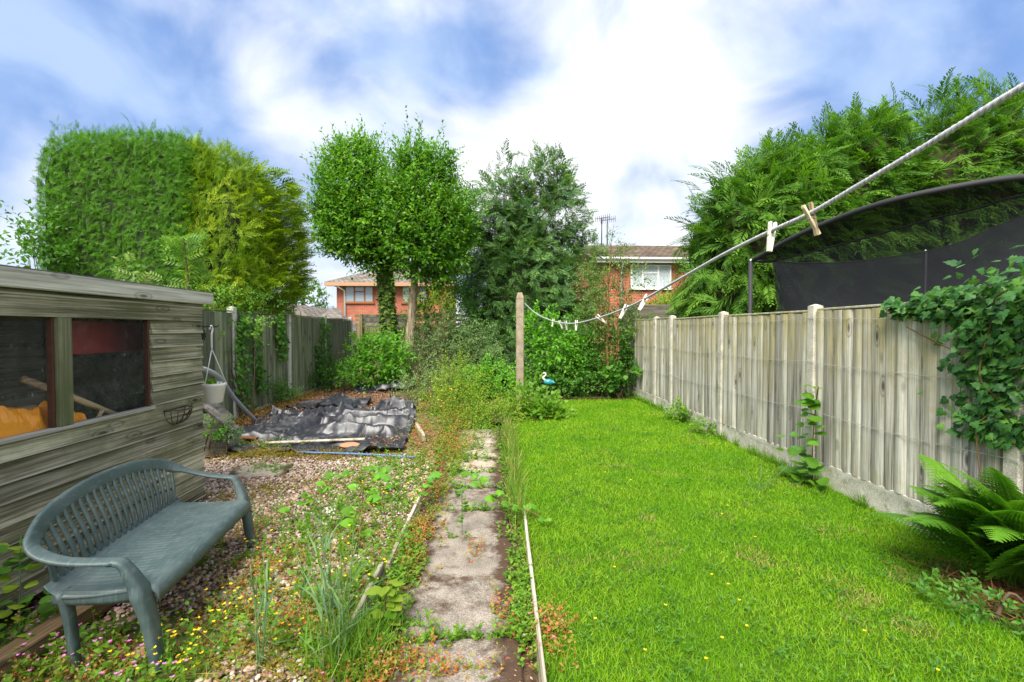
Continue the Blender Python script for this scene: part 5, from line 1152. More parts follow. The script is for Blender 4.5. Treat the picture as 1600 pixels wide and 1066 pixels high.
shrub('fence_shrub', 'small leafy shrub at the foot of the second green fence panel', 'shrub', [S(425, 618, 9.6, .35, .28), S(408, 605, 9.2, .15, .28), S(440, 625, 9.7, .3, .2)], 380, G['mid'], .05, .3, 10)
shrub('fence_shrub', 'taller leafy shrub at the foot of the third green fence panel', 'shrub', [S(478, 595, 11.4, .35, .32), S(505, 595, 12.0, .4, .32), S(465, 600, 11.2, .2, .25), S(535, 590, 12.8, .5, .4)], 480, G['mid'], .06, .35, 10)
shrub('fence_shrub', 'leafy branches sprouting over the nearest green fence post', 'shrub', [S(388, 512, 8.1, .26, .18), S(342, 520, 7.9, .2, .2), S(345, 466, 7.9, .25, .12), S(335, 555, 7.9, .15, .3)], 120, G['weed'], .075, .3, 8)
shrub('shed_weed', 'green weeds below the boards behind the shed', 'plant', [S(328, 672, 6.1, .2, .08), S(345, 678, 6.3, .2, .06)], 90, G['mid'], .05, .2, 8)
shrub('hazel_shrub', 'loose hazel shrub at the far left above the shed roof', 'shrub', [S(62, 375, 8.6, .35, .4), S(42, 385, 8.7, .3, .3), S(75, 410, 8.6, .3, .3), S(30, 400, 8.8, .3, .25)], 120, G['mid'], .12, .5, 7)
shrub('conifer_base_growth', 'green growth at the foot of the golden conifer over the fence', 'shrub', [S(375, 474, 9.2, .7, .2), S(420, 482, 10.0, .6, .16), S(325, 460, 9.0, .4, .25)], 260, G['mid'], .06, .3, 9)
# far greenery that closes the view
for lab, px_, py_, y, rx, rz in (('small pale tree far behind the bungalow roof', 480, 468, 40, 1.6, 1.4), ('yellow-green shrub at the foot of the red brick house', 1060, 485, 18, 1.1, .5), ('round shrub in front of the orange brick house', 680, 500, 17, 1.2, .9)):
    shrub('far_shrub', lab, 'shrub', [S(px_, py_, y, rx, rz)], 300, G['yellowish'] if y < 20 else G['mid'], .16 if y < 30 else .3, .5, 7)
# ash sapling behind the shed
h = thing('ash_sapling', 'ash sapling with feathered leaves rising behind the shed roof', 'sapling', (at(290, 440, 6.4).x, 6.4, 0)); PN = T_pinnate(5, .36, .36, .2)
A = Acc(); st = [tuple(at(298, 700, 6.4)), tuple(at(296, 480, 6.4)), tuple(at(292, 420, 6.4)), tuple(at(286, 368, 6.4))]; C = catmull(st, 20)
k = 46; t = (rng.random(k) ** .6 * 28 + 32).astype(int); t = np.clip(t, 0, len(C) - 1); a = rng.uniform(0, 6.28, k); dd = np.stack([np.cos(a), np.sin(a), rng.uniform(.0, .8, k)], 1); A.inst(PN, C[t], dd, UP * .5 + nrm(CAM - C[t]) * .8, rng.uniform(.16, .27, k))
k = 26; p = np.array(at(225, 440, 6.3)) + rng.normal(size=(k, 3)) * (.2, .15, .16); dd = rng.normal(size=(k, 3)) * (1, .7, .3) + (0, 0, .35); A.inst(PN, p, dd, UP * .4 + nrm(CAM - p) * .9, rng.uniform(.15, .24, k), 1)
add('foliage', A.mesh('foliage', [G['weed'], G['birch']], h.location), h); e = at(225, 435, 6.3); part('stem', [tube(C, np.linspace(.02, .005, len(C)), 6), tube(catmull([st[1], tuple((Vector(st[1]) + e) / 2 + Vector((0, 0, -.1))), tuple(e)], 6), .007, 5)], G['twig'], h, True)
# birch sapling
bb = at(950, 622, 11.1); bt = [(bb.x, 11.1, -.02), tuple(at(949, 540, 11.1)), tuple(at(951, 450, 11.1)), tuple(at(955, 378, 11.1))]
h = thing('birch_sapling', 'slender young birch with orange-brown stem at the end of the lawn', 'sapling', (bb.x, 11.1, 0)); A = Acc(); shoots(A, [S(952, 430, 11.1, .55, 1.0), S(930, 455, 11.1, .4, .8), S(985, 430, 11.1, .45, .4), S(955, 500, 11.1, .7, .6), S(955, 385, 11.1, .22, .3)], 420, T_leaf(.7), .065, .5, 9, .1, .8, .4, -.9, .1, droop=.5, twig=1)
add('foliage', A.mesh('foliage', [G['birch'], G['twig']], h.location), h); part('stem', trunk(bt, .034, .005, 7, 6, .008), G['orangestem'], h, True)

# ------------------------------------------------------------------ ivy on the fences
LEAF_IVY = [mesh_np('ivy_leaf', T_ivy[0] * (1, 1, s), T_ivy[1], [m], None, np.full(len(T_ivy[1]), r)) for m in (G['ivy'],) for s, r in ((1, .05), (1.4, .3), (.7, .5), (1.2, .7), (1, .95))] + [mesh_np('ivy_leaf', *T_ivy, [G['ivy_young']], None, np.full(len(T_ivy[1]), .4))]
def mat_rot(d, n):
    d = Vector(d).normalized(); x = d.cross(Vector(n)).normalized(); z = x.cross(d); return Matrix((x, d, z)).transposed().to_euler()
ivy = thing('ivy', 'thick glossy ivy tumbling over the near end of the board fence', 'ivy', (3.3, 3.4, 0))
def ivy_leaf(p, sz, mi, outv=(-1, 0, .45)):
    d = Vector((rng.normal() * .4 - .5, rng.normal() * .8, -.55 + rng.normal() * .5)); nn = Vector(outv) + Vector(rng.normal(size=3)) * .35
    add('leaf', LEAF_IVY[mi], ivy, Vector(p) - ivy.location, mat_rot(d, nn), sz)
pts = []
while len(pts) < 235:      # mound on the fence top
    y = rng.uniform(2.1, 3.9); w_ = np.clip((3.95 - y) / .9, .18, 1.0); z = 1.80 + w_ * rng.normal() * .14 + .04 * w_; x = 3.36 - w_ * abs(rng.normal()) * .13
    if z < 2.16 and z > 1.25: pts.append((x, y, z))
for p in pts:
    top = p[2] > 1.9; ivy_leaf(p, rng.uniform(.05, .082), 5 if (top and rng.random() < .3) else rng.integers(4), (-1, 0, 1.1 if top else .4))
for k in range(125):       # hanging curtain down by the post
    z = rng.uniform(.85, 1.75); s_ = .20 * (.5 + .5 * (z - .8)); y = 3.03 + rng.normal() * s_; ivy_leaf((3.36 - abs(rng.normal()) * .06, y, z), rng.uniform(.045, .075), rng.integers(4))
A = Acc(); k = 2300; y = rng.uniform(1.9, 3.85, k); ww = np.clip((3.95 - y), .15, 1); p = np.stack([3.42 - .1 * rng.random(k) + .15 * rng.random(k), y, 1.76 + ww * rng.normal(size=k) * .13], 1)
A.inst(T_ivy, p, rng.normal(size=(k, 3)) * .5 + (-.5, 0, -.4), rng.normal(size=(k, 3)) * .4 + (-1, 0, .5), rng.uniform(.045, .08, k))
k = 700; z = rng.uniform(.85, 1.8, k); A.inst(T_ivy, np.stack([3.385 - .03 * rng.random(k), 3.03 + rng.normal(size=k) * .15, z], 1), rng.normal(size=(k, 3)) * .5 + (-.2, 0, -.7), rng.normal(size=(k, 3)) * .3 + (-1, 0, .3), rng.uniform(.04, .085, k))
o = add('leaf_mass', A.mesh('leaf_mass', [G['ivy']], ivy.location), ivy); o['kind'] = 'stuff'
VF = []
for P_ in ([(3.37, 3.06, .3), (3.33, 3.12, .9), (3.36, 3.0, 1.1), (3.32, 3.1, 1.3), (3.36, 3.04, 1.75)], [(3.37, 2.95, 1.3), (3.3, 2.8, 1.38), (3.36, 2.65, 1.4)], [(3.36, 3.72, 1.62), (3.36, 3.5, 1.52), (3.36, 3.25, 1.42)], [(3.3, 3.0, 1.75), (3.2, 2.9, 1.8), (3.15, 2.8, 1.84)]):
    VF.append(tube(catmull(P_, 5), .005, 6))
part('stems', VF, G['redstem'], ivy, True)
for lab, strands in (('ivy strand hanging on the green fence near the first pale post', [[at(372, 495, 8.2), at(385, 560, 8.2), at(400, 650, 8.3)], [at(398, 500, 8.6), at(412, 570, 8.7), at(420, 610, 8.8)], [at(380, 490, 8.3), at(372, 560, 8.0), at(388, 640, 8.2)]]),
                     ('ivy strand hanging beside the second pale post of the green fence', [[at(428, 492, 9.5), at(437, 530, 9.6), at(442, 560, 9.7)], [at(436, 495, 9.6), at(440, 540, 9.7)]]),
                     ('ivy strand climbing the third pale post of the green fence', [[at(498, 500, 12.0), at(497, 560, 12.0), at(500, 600, 12.0)], [at(488, 540, 11.6), at(494, 580, 11.8)], [at(510, 505, 12.4), at(512, 590, 12.4)]])):
    h = thing('ivy', lab, 'ivy', (-4.1, strands[0][0].y, 0)); A = Acc(); VF = []
    for s_ in strands:
        P_ = np.array([tuple(p) for p in s_]); P_[:, 0] = -4.13; C = catmull(P_, 30); VF.append(tube(C, .006, 5)); k = int(3.2 * len(C)); t = rng.integers(len(C), size=k)
        A.inst(T_ivy, C[t] + rng.normal(size=(k, 3)) * (.03, .09, .05) + (.05, 0, 0), rng.normal(size=(k, 3)) * .5 + (.4, 0, -.7), rng.normal(size=(k, 3)) * .35 + (1, -.4, .4), rng.uniform(.045, .085, k))
    add('foliage', A.mesh('foliage', [G['mid']], h.location), h); part('stems', VF, G['twig'], h)

# ------------------------------------------------------------------ climbing plant at the fence post
OV = [mesh_np('leaf', T_ovate[0] * (1, 1, 1), T_ovate[1], [m], None, np.full(len(T_ovate[1]), r)) for m, r in ((G['mid'], .9), (G['weed'], .2), (G['mid'], .4), (G['ivy_young'], .4))]
h = thing('bramble_plant', 'broad-leaved bramble climbing the fence post beside the lawn', 'plant', (3.3, 4.7, 0))
part('stem', tube(catmull([(3.28, 4.7, 0), (3.31, 4.75, .4), (3.3, 4.7, .8), (3.22, 4.55, 1.04)], 6), .006, 6), G['redstem'], h, True)
for k in range(64):
    z = rng.random() ** 1.5 * 1.0; sp = .17 * (1 - z) + .07; p = Vector((3.28 - abs(rng.normal()) * sp * .5, 4.68 - .13 * max(0, z - .7) + rng.normal() * sp * .7, .05 + z)); d = Vector((rng.normal() - .5, rng.normal(), rng.normal() * .3 - .1)); add('leaf', OV[3 if z > .9 else rng.integers(3)], h, p - h.location, mat_rot(d, Vector((-.5, -.2, 1)) + Vector(rng.normal(size=3)) * .3), rng.uniform(.08, .15))
# ------------------------------------------------------------------ fern
def fern_mesh(L, arch, seed, mat, n=30, droop=1.0):
    r = np.random.default_rng(seed); V = []; F = []
    ry = lambda t: np.array([.06 * math.sin(t * 3 + seed), L * (t - .12 * t ** 3 * droop), arch * L * (t - .95 * t * t * droop)])
    ts = np.linspace(0, 1, 14); tv, tf = tube([ry(t) for t in ts], np.linspace(.005, .0012, 14), 4); V += [tuple(v) for v in tv]; F += [tuple(f) for f in tri(tf)]
    for i in range(n):
        t = .16 + .83 * i / n; b0 = ry(t); tg = ry(min(t + .02, 1)) - ry(t - .02); tg /= np.linalg.norm(tg)
        pl = L * .24 * math.sin(math.pi * (.12 + .86 * t ** .9)) ** .8 * (1.05 - .45 * t)
        for s in (-1, 1):
            sd_ = np.array([s, .25, -.12 - .15 * r.random()]); sd_ /= np.linalg.norm(sd_); nl = 8
            for j in range(nl):
                q = (j + .4) / nl; c = b0 + sd_ * pl * q - np.array([0, 0, pl * .25 * q * q]); wl = L * .034 * (1 - .75 * q) * (1.1 - .4 * t); dl = pl / nl * .9
                for e in (-1, 1):
                    k = len(V); V += [tuple(c - sd_ * dl), tuple(c + sd_ * dl), tuple(c + tg * e * wl + sd_ * dl * .9)]; F.append((k, k + 1, k + 2))
    return mesh_np('frond', np.array(V), np.array(F), [mat], None, r.random(len(F)) * .5 + r.random() * .5)
fm = [fern_mesh(1.0, a, s, G['fern']) for s, a in enumerate((.75, .55, .95, .65))]
fern = thing('fern', 'large arching green fern at the foot of the board fence', 'fern', (3.22, 2.76, .02))
for k in range(44):
    a = R(200 + rng.uniform(-130, 130)) if k > 6 else R((165, 190, 210, 235, 150, 250, 180)[k]); tilt = rng.uniform(.35, 1.25) if k > 6 else rng.uniform(.5, .9)
    s = rng.uniform(.65, .98); s = min(s, .62) if math.cos(a) > .1 else s
    add('frond', fm[k % 4], fern, (rng.uniform(-.06, .06), rng.uniform(-.06, .06), 0), (tilt, 0, a - math.pi / 2), s)
A = Acc(); k = 700; p = np.stack([3.1 + rng.normal(size=k) * .15, 2.6 + rng.normal(size=k) * .2, .015 + .05 * rng.random(k)], 1); A.inst(T_blade(.2), p, rdir(k) * (1, 1, .12), UP, np.stack([rng.uniform(.004, .008, k), rng.uniform(.08, .28, k), rng.uniform(.05, .1, k)], 1))
tag(add('dead_fronds', A.mesh('dead_fronds', [G['deadfern']])), 'brown dead fronds heaped under the fern', 'litter', kind='stuff')
shrub('groundcover', 'low green weeds in front of the fern at the lawn edge', 'weed', [(Vector((2.75, 2.55, .04)), (.3, .25, .06)), (Vector((2.95, 2.3, .05)), (.25, .2, .07))], 90, G['mid'], .05, .1, 6)

# ------------------------------------------------------------------ weeds in gravel and along the path
def blobpts(blobs, z=0.0):
    P = []
    for px_, py_, rx, ry, n in blobs:
        c = gr(px_, py_); P.append(np.stack([c.x + rng.normal(size=n) * rx, c.y + rng.normal(size=n) * ry, np.full(n, z)], 1))
    P = np.concatenate(P); k = (P[:, 0] > SX + .05) | (P[:, 1] > S1); return P[k]
def zat(P): 
    P[:, 2] = np.where(P[:, 1] > 6.12, bedz(P[:, 0], P[:, 1]), np.where(P[:, 0] < -.66, gravz(P[:, 0], P[:, 1]) + .008, 0)); return P
def sprigs(A, P, h, nleaf, T, size, mat, spread=.5, stem=None, flower=None, fsize=.012, fprob=1.0):
    "little branching plants: stems with leaves along them, optional flower at the tip"
    n = len(P); d = nrm(np.stack([rng.normal(size=n) * spread, rng.normal(size=n) * spread, np.ones(n)], 1)); L = h * rng.uniform(.45, 1.25, n)
    if stem is not None: A.inst((np.array([(-.5, 0, 0), (.5, 0, 0), (.2, 1, 0), (0, .6, .4)]), np.array([(0, 1, 2), (0, 3, 2)])), P, d, rdir(n), np.stack([np.full(n, .0035), L, np.full(n, .003)], 1), stem)
    for i in range(nleaf):
        t = (i + rng.random(n)) / nleaf; a = i * 2.4 + rng.random(n) * 1.5; pd = np.stack([np.cos(a), np.sin(a), .25 + 0 * a], 1)
        A.inst(T, P + d * (L * t)[:, None], pd + d * .4, UP + pd * .3 + rng.normal(size=(n, 3)) * .3, size * rng.uniform(.6, 1.25, n) * (1.1 - .5 * t), mat)
    if flower is not None:
        q = rng.random(n) < fprob; tip = (P + d * L[:, None])[q]; m = len(tip)
        for k in range(5):
            a = k * 1.2566 + rng.random(m); A.inst(T_diam(.8), tip, np.stack([np.cos(a), np.sin(a), .5 + 0 * a], 1), UP + rng.normal(size=(m, 3)) * .2, fsize * rng.uniform(.7, 1.2, m), flower)
def stuff(name, A, mats, label, cat): tag(add(name, A.mesh(name, mats)), label, cat, kind='stuff')
SM = T_leaf(.6)
# red herb robert
A = Acc(); P = zat(blobpts([(655, 835, .07, .18, 150), (640, 870, .07, .12, 70), (690, 770, .08, .3, 60), (700, 715, .12, .4, 130), (715, 690, .18, .6, 170), (660, 720, .2, .3, 90), (610, 1045, .12, .08, 110), (560, 1055, .1, .06, 60), (850, 1000, .05, .12, 80), (870, 985, .06, .06, 30), (700, 1050, .14, .05, 26),
    (390, 920, .12, .15, 90), (330, 960, .12, .12, 60), (440, 990, .15, .08, 80), (420, 880, .14, .12, 60), (60, 1040, .25, .1, 120), (160, 1030, .2, .08, 90), (400, 830, .1, .2, 60), (500, 960, .12, .08, 50), (640, 650, .15, .5, 120), (600, 690, .25, .2, 50), (850, 640, .05, .3, 30), (790, 960, .04, .1, 20), (745, 865, .03, .1, 10)]))
sprigs(A, P, .13, 7, SM, .028, 0, .6, 0)
P3 = zat(blobpts([(700, 700, .16, .35, 80), (655, 690, .12, .3, 40), (710, 670, .2, .35, 60), (675, 770, .08, .2, 20)])); sprigs(A, P3, .28, 9, SM, .035, 0, .35, 0)
sprigs(A, P[rng.random(len(P)) < .3], .10, 1, SM, .02, 0, .7, 0, 1, .009, .18)
stuff('red_weed', A, [G['redweed'], G['pink']], 'reddish herb robert spreading along the path edge and gravel', 'weeds')
# stonecrop / yellowing low growth
A = Acc(); P = zat(blobpts([(340, 700, .25, .12, 230), (400, 712, .3, .12, 240), (470, 712, .25, .1, 170), (540, 715, .2, .1, 100), (520, 760, .25, .3, 120), (600, 900, .12, .25, 90), (480, 870, .22, .25, 110), (440, 940, .15, .15, 100), (540, 960, .1, .15, 70), (330, 1010, .15, .08, 70), (430, 770, .3, .2, 80), (370, 780, .2, .2, 60), (560, 830, .2, .3, 100), (470, 1040, .15, .08, 80)]))
P = np.repeat(P, 2, 0) + rng.normal(size=(2 * len(P), 3)) * (.05, .05, 0); sprigs(A, P, .075, 7, T_leaf(.5), .026, 0, .9)
stuff('stonecrop', A, [G['moss']], 'low yellow-green stonecrop patches on the gravel and by the plastic sheet', 'weeds')
# dry orange growth along the green fence
A = Acc(); n = 900; t = rng.random(n); P = zat(np.stack([-3.98 + .15 * rng.normal(size=n), 6.9 + 4.2 * t, 0 * t], 1)); sprigs(A, P, .13, 6, T_diam(.3), .05, 0, .5)
stuff('dry_weed', A, [G['orangeweed']], 'dry orange-brown weeds along the foot of the green fence', 'weeds')
# yellow flowers
A = Acc(); P = zat(blobpts([(240, 1000, .08, .06, 6), (290, 1010, .12, .08, 9), (330, 1040, .15, .06, 9), (395, 960, .1, .1, 9), (450, 990, .1, .1, 6), (350, 950, .12, .1, 6), (310, 880, .06, .1, 8), (600, 800, .12, .3, 14), (560, 760, .2, .3, 12), (640, 780, .1, .3, 9), (500, 930, .1, .1, 6), (570, 930, .08, .1, 10), (340, 890, .1, .1, 8), (20, 1000, .04, .04, 4), (260, 1055, .1, .04, 5), (545, 870, .15, .2, 6)]))
sprigs(A, P, .20, 5, T_leaf(.35), .045, 0, .3, 0, 1, .013)
sprigs(A, P + rng.normal(size=P.shape) * (.02, .02, 0), .16, 3, T_leaf(.35), .03, 0, .5, 0, 1, .011)
P = zat(blobpts([(715, 640, .25, .5, 60), (735, 610, .25, .4, 30), (690, 670, .2, .4, 40), (770, 640, .2, .3, 24)])); P[:, 2] += .1; sprigs(A, P, .55, 6, T_leaf(.35), .05, 2, .25, 2, 1, .02)
stuff('yellow_flowers', A, [G['weed'], G['yellow'], G['yellowish']], 'yellow-flowered weeds in the gravel and beside the bed', 'flowers')
# pink flowers by the shed corner at the lower left
A = Acc(); P = zat(blobpts([(60, 1030, .25, .12, 40), (110, 1010, .2, .1, 30), (190, 1040, .15, .05, 20), (60, 960, .1, .1, 14), (230, 1060, .15, .04, 14), (20, 1010, .1, .1, 16)]))
sprigs(A, P, .17, 5, T_leaf(.75), .05, 0, .4, 1, 2, .012, .8); stuff('pink_flowers', A, [G['weed'], G['redweed'], G['pink']], 'pink-flowered herbs between the sleeper and the shed', 'flowers')
# green small weeds everywhere in the gravel and slab joints
A = Acc(); P = zat(blobpts([(560, 790, .3, .6, 110), (480, 830, .3, .4, 70), (600, 730, .3, .4, 160), (430, 700, .3, .1, 80), (520, 1000, .18, .12, 120), (600, 960, .06, .3, 90), (570, 1010, .06, .12, 60), (625, 860, .05, .3, 80), (815, 930, .035, .3, 110), (820, 985, .03, .1, 40), (800, 780, .06, .8, 120), (790, 700, .06, .6, 100), (700, 700, .2, .5, 140), (720, 660, .25, .5, 160), (760, 680, .2, .3, 60), (640, 900, .04, .2, 30), (40, 990, .15, .15, 60), (420, 735, .2, .1, 40), (720, 1003, .2, .01, 26), (700, 1001, .15, .008, 18), (700, 842, .2, .01, 8), (740, 800, .2, .02, 26), (730, 764, .2, .02, 26), (735, 740, .2, .05, 34), (740, 718, .2, .06, 36), (735, 700, .2, .2, 50), (705, 745, .06, .4, 50), (715, 720, .06, .3, 40), (690, 620, .3, .6, 100), (760, 625, .3, .5, 120), (700, 665, .3, .5, 260), (750, 660, .2, .5, 240), (720, 640, .35, .6, 260), (790, 655, .08, .4, 80)]))
sprigs(A, P, .10, 6, SM, .042, 0, .5, 0)
P2 = zat(blobpts([(570, 800, .28, .5, 170), (500, 830, .25, .35, 90), (600, 880, .12, .3, 80), (560, 930, .14, .2, 60), (640, 740, .2, .5, 90), (300, 1010, .2, .08, 40), (430, 960, .15, .12, 40)])); P2 = P2[rng.random(len(P2)) < .55]; sprigs(A, P2, .24, 8, SM, .05, 0, .35, 0); stuff('small_weeds', A, [G['weed']], 'small green weeds scattered through gravel and paving joints', 'weeds')
# dead stalks and straw
A = Acc(); n = 700; P = zat(blobpts([(480, 900, .5, .6, 200), (560, 780, .4, .8, 200), (690, 720, .3, .8, 180), (350, 1000, .3, .1, 80), (760, 690, .3, .6, 60)])); n = len(P)
A.inst(T_blade(.3), P + UP * .01, nrm(rng.normal(size=(n, 3)) * (1, 1, .3) + UP * .25), rdir(n), np.stack([np.full(n, .0035), rng.uniform(.05, .22, n), np.full(n, .1)], 1)); stuff('dry_stalks', A, [G['straw']], 'dry straw-coloured stalks lying among the weeds', 'straw')
# long uncut grass at the edge of the lawn and between the weeds
A = Acc(); n = 2600; y = 2.3 + 7.2 * rng.random(n) ** 1.2; x = .245 + .035 * rng.normal(size=n) + .05 * np.clip((y - 4) / 3, 0, 1); P = np.stack([x, y, 0 * x], 1); q = fbm(x * 3, y * 1.6, 51) > np.where(y < 3.6, .52, .40); P = P[q]; n = len(P)
A.inst(T_blade(.45), P, nrm(np.stack([rng.normal(size=n) * .3, rng.normal(size=n) * .3, np.ones(n)], 1)), rdir(n), np.stack([.003 + .0006 * P[:, 1], rng.uniform(.1, .3, n), rng.uniform(.1, .3, n)], 1), rng.choice([0, 0, 0, 1], n))
stuff('edge_grass', A, [G['weed'], G['straw']], 'long uncut grass along the edge between path and lawn', 'grass')
# fringe of grass against the gravel boards
A = Acc(); n = 2600; y = rng.uniform(2.9, 11, n); P = np.stack([3.375 - .03 * rng.random(n), y, 0 * y], 1); q = fbm(y * 2, y * .3, 61) > .4; P = P[q]; n = len(P)
A.inst(T_blade(.45), P, nrm(np.stack([rng.normal(size=n) * .3 - .1, rng.normal(size=n) * .35, np.ones(n)], 1)), rdir(n), np.stack([.004 + .0008 * P[:, 1], rng.uniform(.06, .17, n), rng.uniform(.06, .2, n)], 1)); stuff('fence_grass', A, [G['weed']], 'longer grass left along the foot of the board fence', 'grass')
# weed patch by the far fence
shrub('fence_weed', 'leafy weed against the gravel board between the middle posts', 'weed', [(Vector((3.3, 8.2, .1)), (.12, .4, .14))], 70, G['weed'], .08, .2, 6)
shrub('fence_weed', 'small leafy weed at the foot of the third visible fence post', 'weed', [(Vector((3.25, 7.15, .08)), (.14, .25, .1))], 46, G['weed'], .06, .15, 6)

# ------------------------------------------------------------------ tall cereal grasses
def cereal(label, px_, py_, n, h, group='tall blue-green grasses in the gravel'):
    c = gr(px_, py_); o = thing('cereal_grass', label, 'grass clump', (c.x, c.y, 0), 0, group); A = Acc(); VF = []
    for k in range(n):
        b0 = np.array([c.x + rng.normal() * .035, c.y + rng.normal() * .03, 0]); L = h * rng.uniform(.7, 1.1); d = np.array([rng.normal() * .09, rng.normal() * .08, 1])
        C = catmull([b0, b0 + d * L * .5, b0 + d * L + (rng.normal() * .03, 0, 0)], 5); VF.append(tube(C, np.linspace(.0035, .002, len(C)), 5))
        for q in range(4):
            p = C[min(1 + 2 * q + rng.integers(2), len(C) - 2)]; a = rng.uniform(0, 6.28); A.inst(T_blade(.55), [p], [(math.cos(a) * .45, math.sin(a) * .3, 1)], [(math.cos(a), math.sin(a), -.6)], np.array([[.013, rng.uniform(.12, .26), rng.uniform(.1, .3)]]))
        if k % 2 == 0:   # seed head
            for j in range(22):
                t = j / 22; a = j * 2.4; A.inst(T_diam(.5), [C[-1] + d * .085 * t], [(math.cos(a) * .45, math.sin(a) * .45, 1)], [(0, 1, 0)], .017, 1)
    add('blades', A.mesh('blades', [G['cereal'], G['weed']], o.location), o); part('stalks', VF, G['stalk'], o, True)
G['stalk'] = plain('stalk_green', (.10, .18, .07), .6, var=.2)
cereal('dense clump of blue-green cereal grass left of the nearest edging board', 530, 1050, 9, .60)
cereal('blue-green cereal grass with seed heads at the bottom left of the gravel', 400, 1045, 5, .52)
cereal('slim pair of cereal stalks in the middle of the gravel', 482, 950, 3, .42)
cereal('tall cereal stalks with a white flower head behind the dense clump', 512, 975, 4, .66)
# grass tuft beside them
A = Acc(); n = 420; c = gr(545, 1040); P = np.stack([c.x + rng.normal(size=n) * .09, c.y + rng.normal(size=n) * .09, 0 * np.zeros(n)], 1)
A.inst(T_blade(.6), P, nrm(np.stack([rng.normal(size=n) * .25, rng.normal(size=n) * .25, np.ones(n)], 1)), rdir(n), np.stack([np.full(n, .005), rng.uniform(.1, .34, n), rng.uniform(.1, .3, n)], 1)); tag(add('grass_tuft', A.mesh('grass_tuft', [G['weed']])), 'bright green grass tuft at the foot of the cereal clump', 'grass')
# white umbel
c = gr(512, 975); p = Vector((c.x - .01, c.y, .66)); p = at(514, 797, c.y); h = thing('white_flower', 'single white flower head on a thin stem above the gravel', 'flower', (p.x, p.y, 0))
A = Acc(); k = 40; A.inst(T_diam(.8), np.array(p) + rng.normal(size=(k, 3)) * (.014, .014, .008), rdir(k) + UP * .6, rdir(k), .012); add('flower_head', A.mesh('flower_head', [leafmat('white_petal', [(.6, .62, .5), (.75, .75, .68)], .2)], h.location), h); part('stem', tube([(p.x + .01, p.y, 0), tuple(p)], .0022, 5), G['stalk'], h)

# ------------------------------------------------------------------ arching brambles
BR = [mesh_np('leaf', T_ovate[0] * (1, 1, -1.2), T_ovate[1], [m], None, np.full(len(T_ovate[1]), r)) for m, r in ((G['bright'], .3), (G['bright'], .8), (G['weed'], .3))]
def bramble(label, pts, sizes=(.07, .105), step=.085):
    P_ = [tuple(p) for p in pts]; o = thing('bramble', label, 'bramble', (P_[0][0], P_[0][1], 0), 0, 'arching bramble shoots'); C = catmull(P_, 12)
    part('cane', tube(C, np.linspace(.0048, .0025, len(C)), 6), G['redstem'], o, True); s = np.concatenate([[0], np.cumsum(np.linalg.norm(np.diff(C, axis=0), axis=1))])
    for d in np.arange(.12, s[-1], step):
        p = np.array([np.interp(d, s, C[:, i]) for i in range(3)]); a = rng.uniform(0, 6.28); pd = Vector((math.cos(a), math.sin(a), .35)); q = Vector(p) + pd * .05
        for e in (-.9, 0, .9):
            dd = Matrix.Rotation(e, 3, 'Z') @ pd; add('leaf', BR[rng.integers(3)], o, q - o.location + dd * .008, mat_rot(dd + Vector((0, 0, -.2)), Vector((0, -.9, 1)) + Vector(rng.normal(size=3)) * .25), rng.uniform(*sizes) * (1 if e == 0 else .8))
bramble('bramble shoot arching left over the gravel', [gr(600, 800), at(585, 745, 4.6), at(545, 742, 4.4), at(490, 775, 4.1), at(462, 800, 4.0)])
bramble('bramble shoot arching right across the path to the lawn', [gr(640, 795), at(690, 750, 4.3), at(735, 752, 4.2), at(775, 778, 4.0), at(830, 800, 3.9), at(862, 818, 3.85)], step=.10)
bramble('upright bramble shoot in the middle of the gravel weeds', [gr(560, 860), at(565, 800, 3.7), at(570, 755, 3.7), at(590, 738, 3.8)])
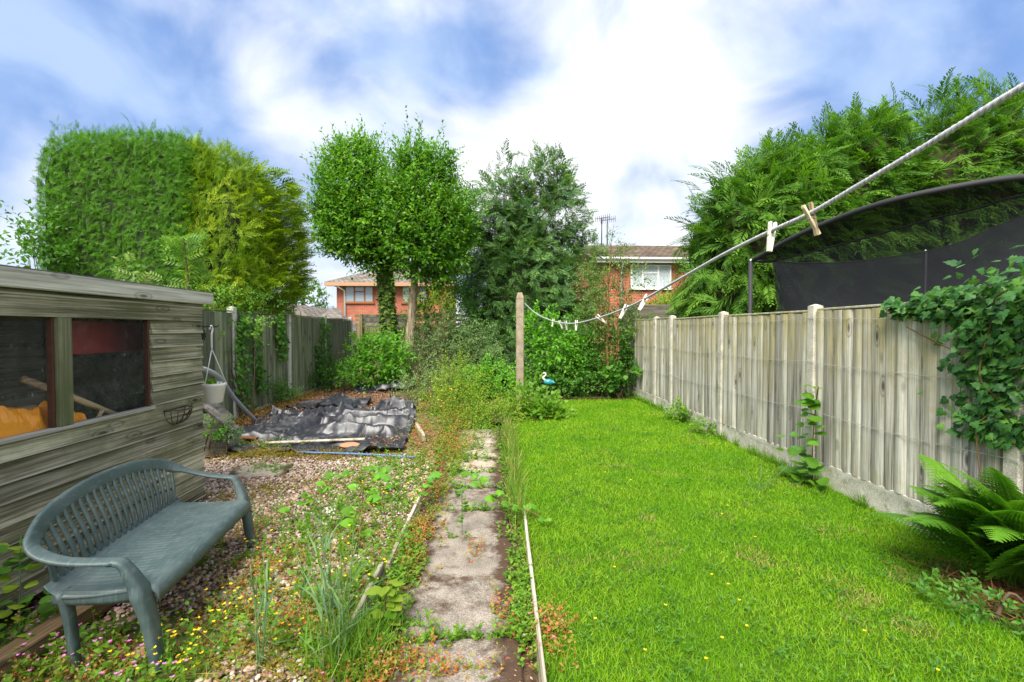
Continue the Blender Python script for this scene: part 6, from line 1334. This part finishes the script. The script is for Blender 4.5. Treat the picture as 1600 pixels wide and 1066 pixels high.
# leafy weed beside the near edging board, with yellowing leaves
c = gr(598, 985); h = thing('leafy_weed', 'leafy weed with yellowing leaves beside the near edging board', 'weed', (c.x, c.y, 0))
part('stem', tube(catmull([(c.x, c.y, 0), (c.x + .01, c.y, .12), (c.x + .03, c.y, .27)], 5), .004, 6), G['redstem'], h, True)
YL = mesh_np('leaf', T_ovate[0] * (1, 1, -1), T_ovate[1], [G['yellowish']], None, np.full(len(T_ovate[1]), .6))
for k in range(24):
    z = .05 + .22 * rng.random(); a = rng.uniform(0, 6.28); d = Vector((math.cos(a), math.sin(a), -.1)); add('leaf', YL if rng.random() < .65 else OV[1], h, d * .03 + Vector((.02, 0, z)), mat_rot(d, Vector((0, 0, 1)) + Vector(rng.normal(size=3)) * .2), rng.uniform(.05, .09))
c = Vector((-.2, 4.0, 0)); h = thing('path_weed', 'upright leafy weed growing from a joint in the path', 'weed', gr(722, 838)); c = h.location
part('stem', tube([tuple(c), tuple(c + Vector((.0, 0, .36)))], .0035, 5), G['stalk'], h)
for k in range(18):
    z = .04 + .32 * rng.random(); a = rng.uniform(0, 6.28); d = Vector((math.cos(a), math.sin(a), .3)); add('leaf', OV[1], h, d * .015 + Vector((0, 0, z)), mat_rot(d, (0, 0, 1)), rng.uniform(.035, .06))
# herb with round leaves in front of the shed
c = Vector((-2.42, 2.55, 0)); h = thing('honesty_plant', 'round-leaved green plant growing behind the near end of the bench', 'plant', c)
part('stem', tube([tuple(c), (-2.40, 2.55, .55)], .003, 5), G['stalk'], h)
for k in range(34):
    z = .06 + .48 * rng.random() ** 1.5; a = rng.uniform(0, 6.28); d = Vector((math.cos(a), math.sin(a), .1)); add('leaf', OV[rng.integers(3)] if rng.random() < .7 else YL, h, d * (.03 + .08 * (z < .3) * rng.random()) + Vector((0, 0, z)), mat_rot(d, Vector((.3, -.2, 1)) + Vector(rng.normal(size=3)) * .2), rng.uniform(.05, .09))
# bare stalks on the lawn
h = thing('bare_stalks', 'thin bare weed stalks standing in the lawn near the fence', 'weed', gr(1185, 770)); c = h.location
part('stalk', [tube([tuple(c + Vector((rng.normal() * .05, rng.normal() * .04, 0))), tuple(c + Vector((rng.normal() * .13, rng.normal() * .1, rng.uniform(.15, .32))))], .0022, 4) for k in range(9)], G['stalk'], h)
POTLEAF[0]; add('plant', POTLEAF[0].mesh('plant', [G['weed']], POTLEAF[1].location), POTLEAF[1])
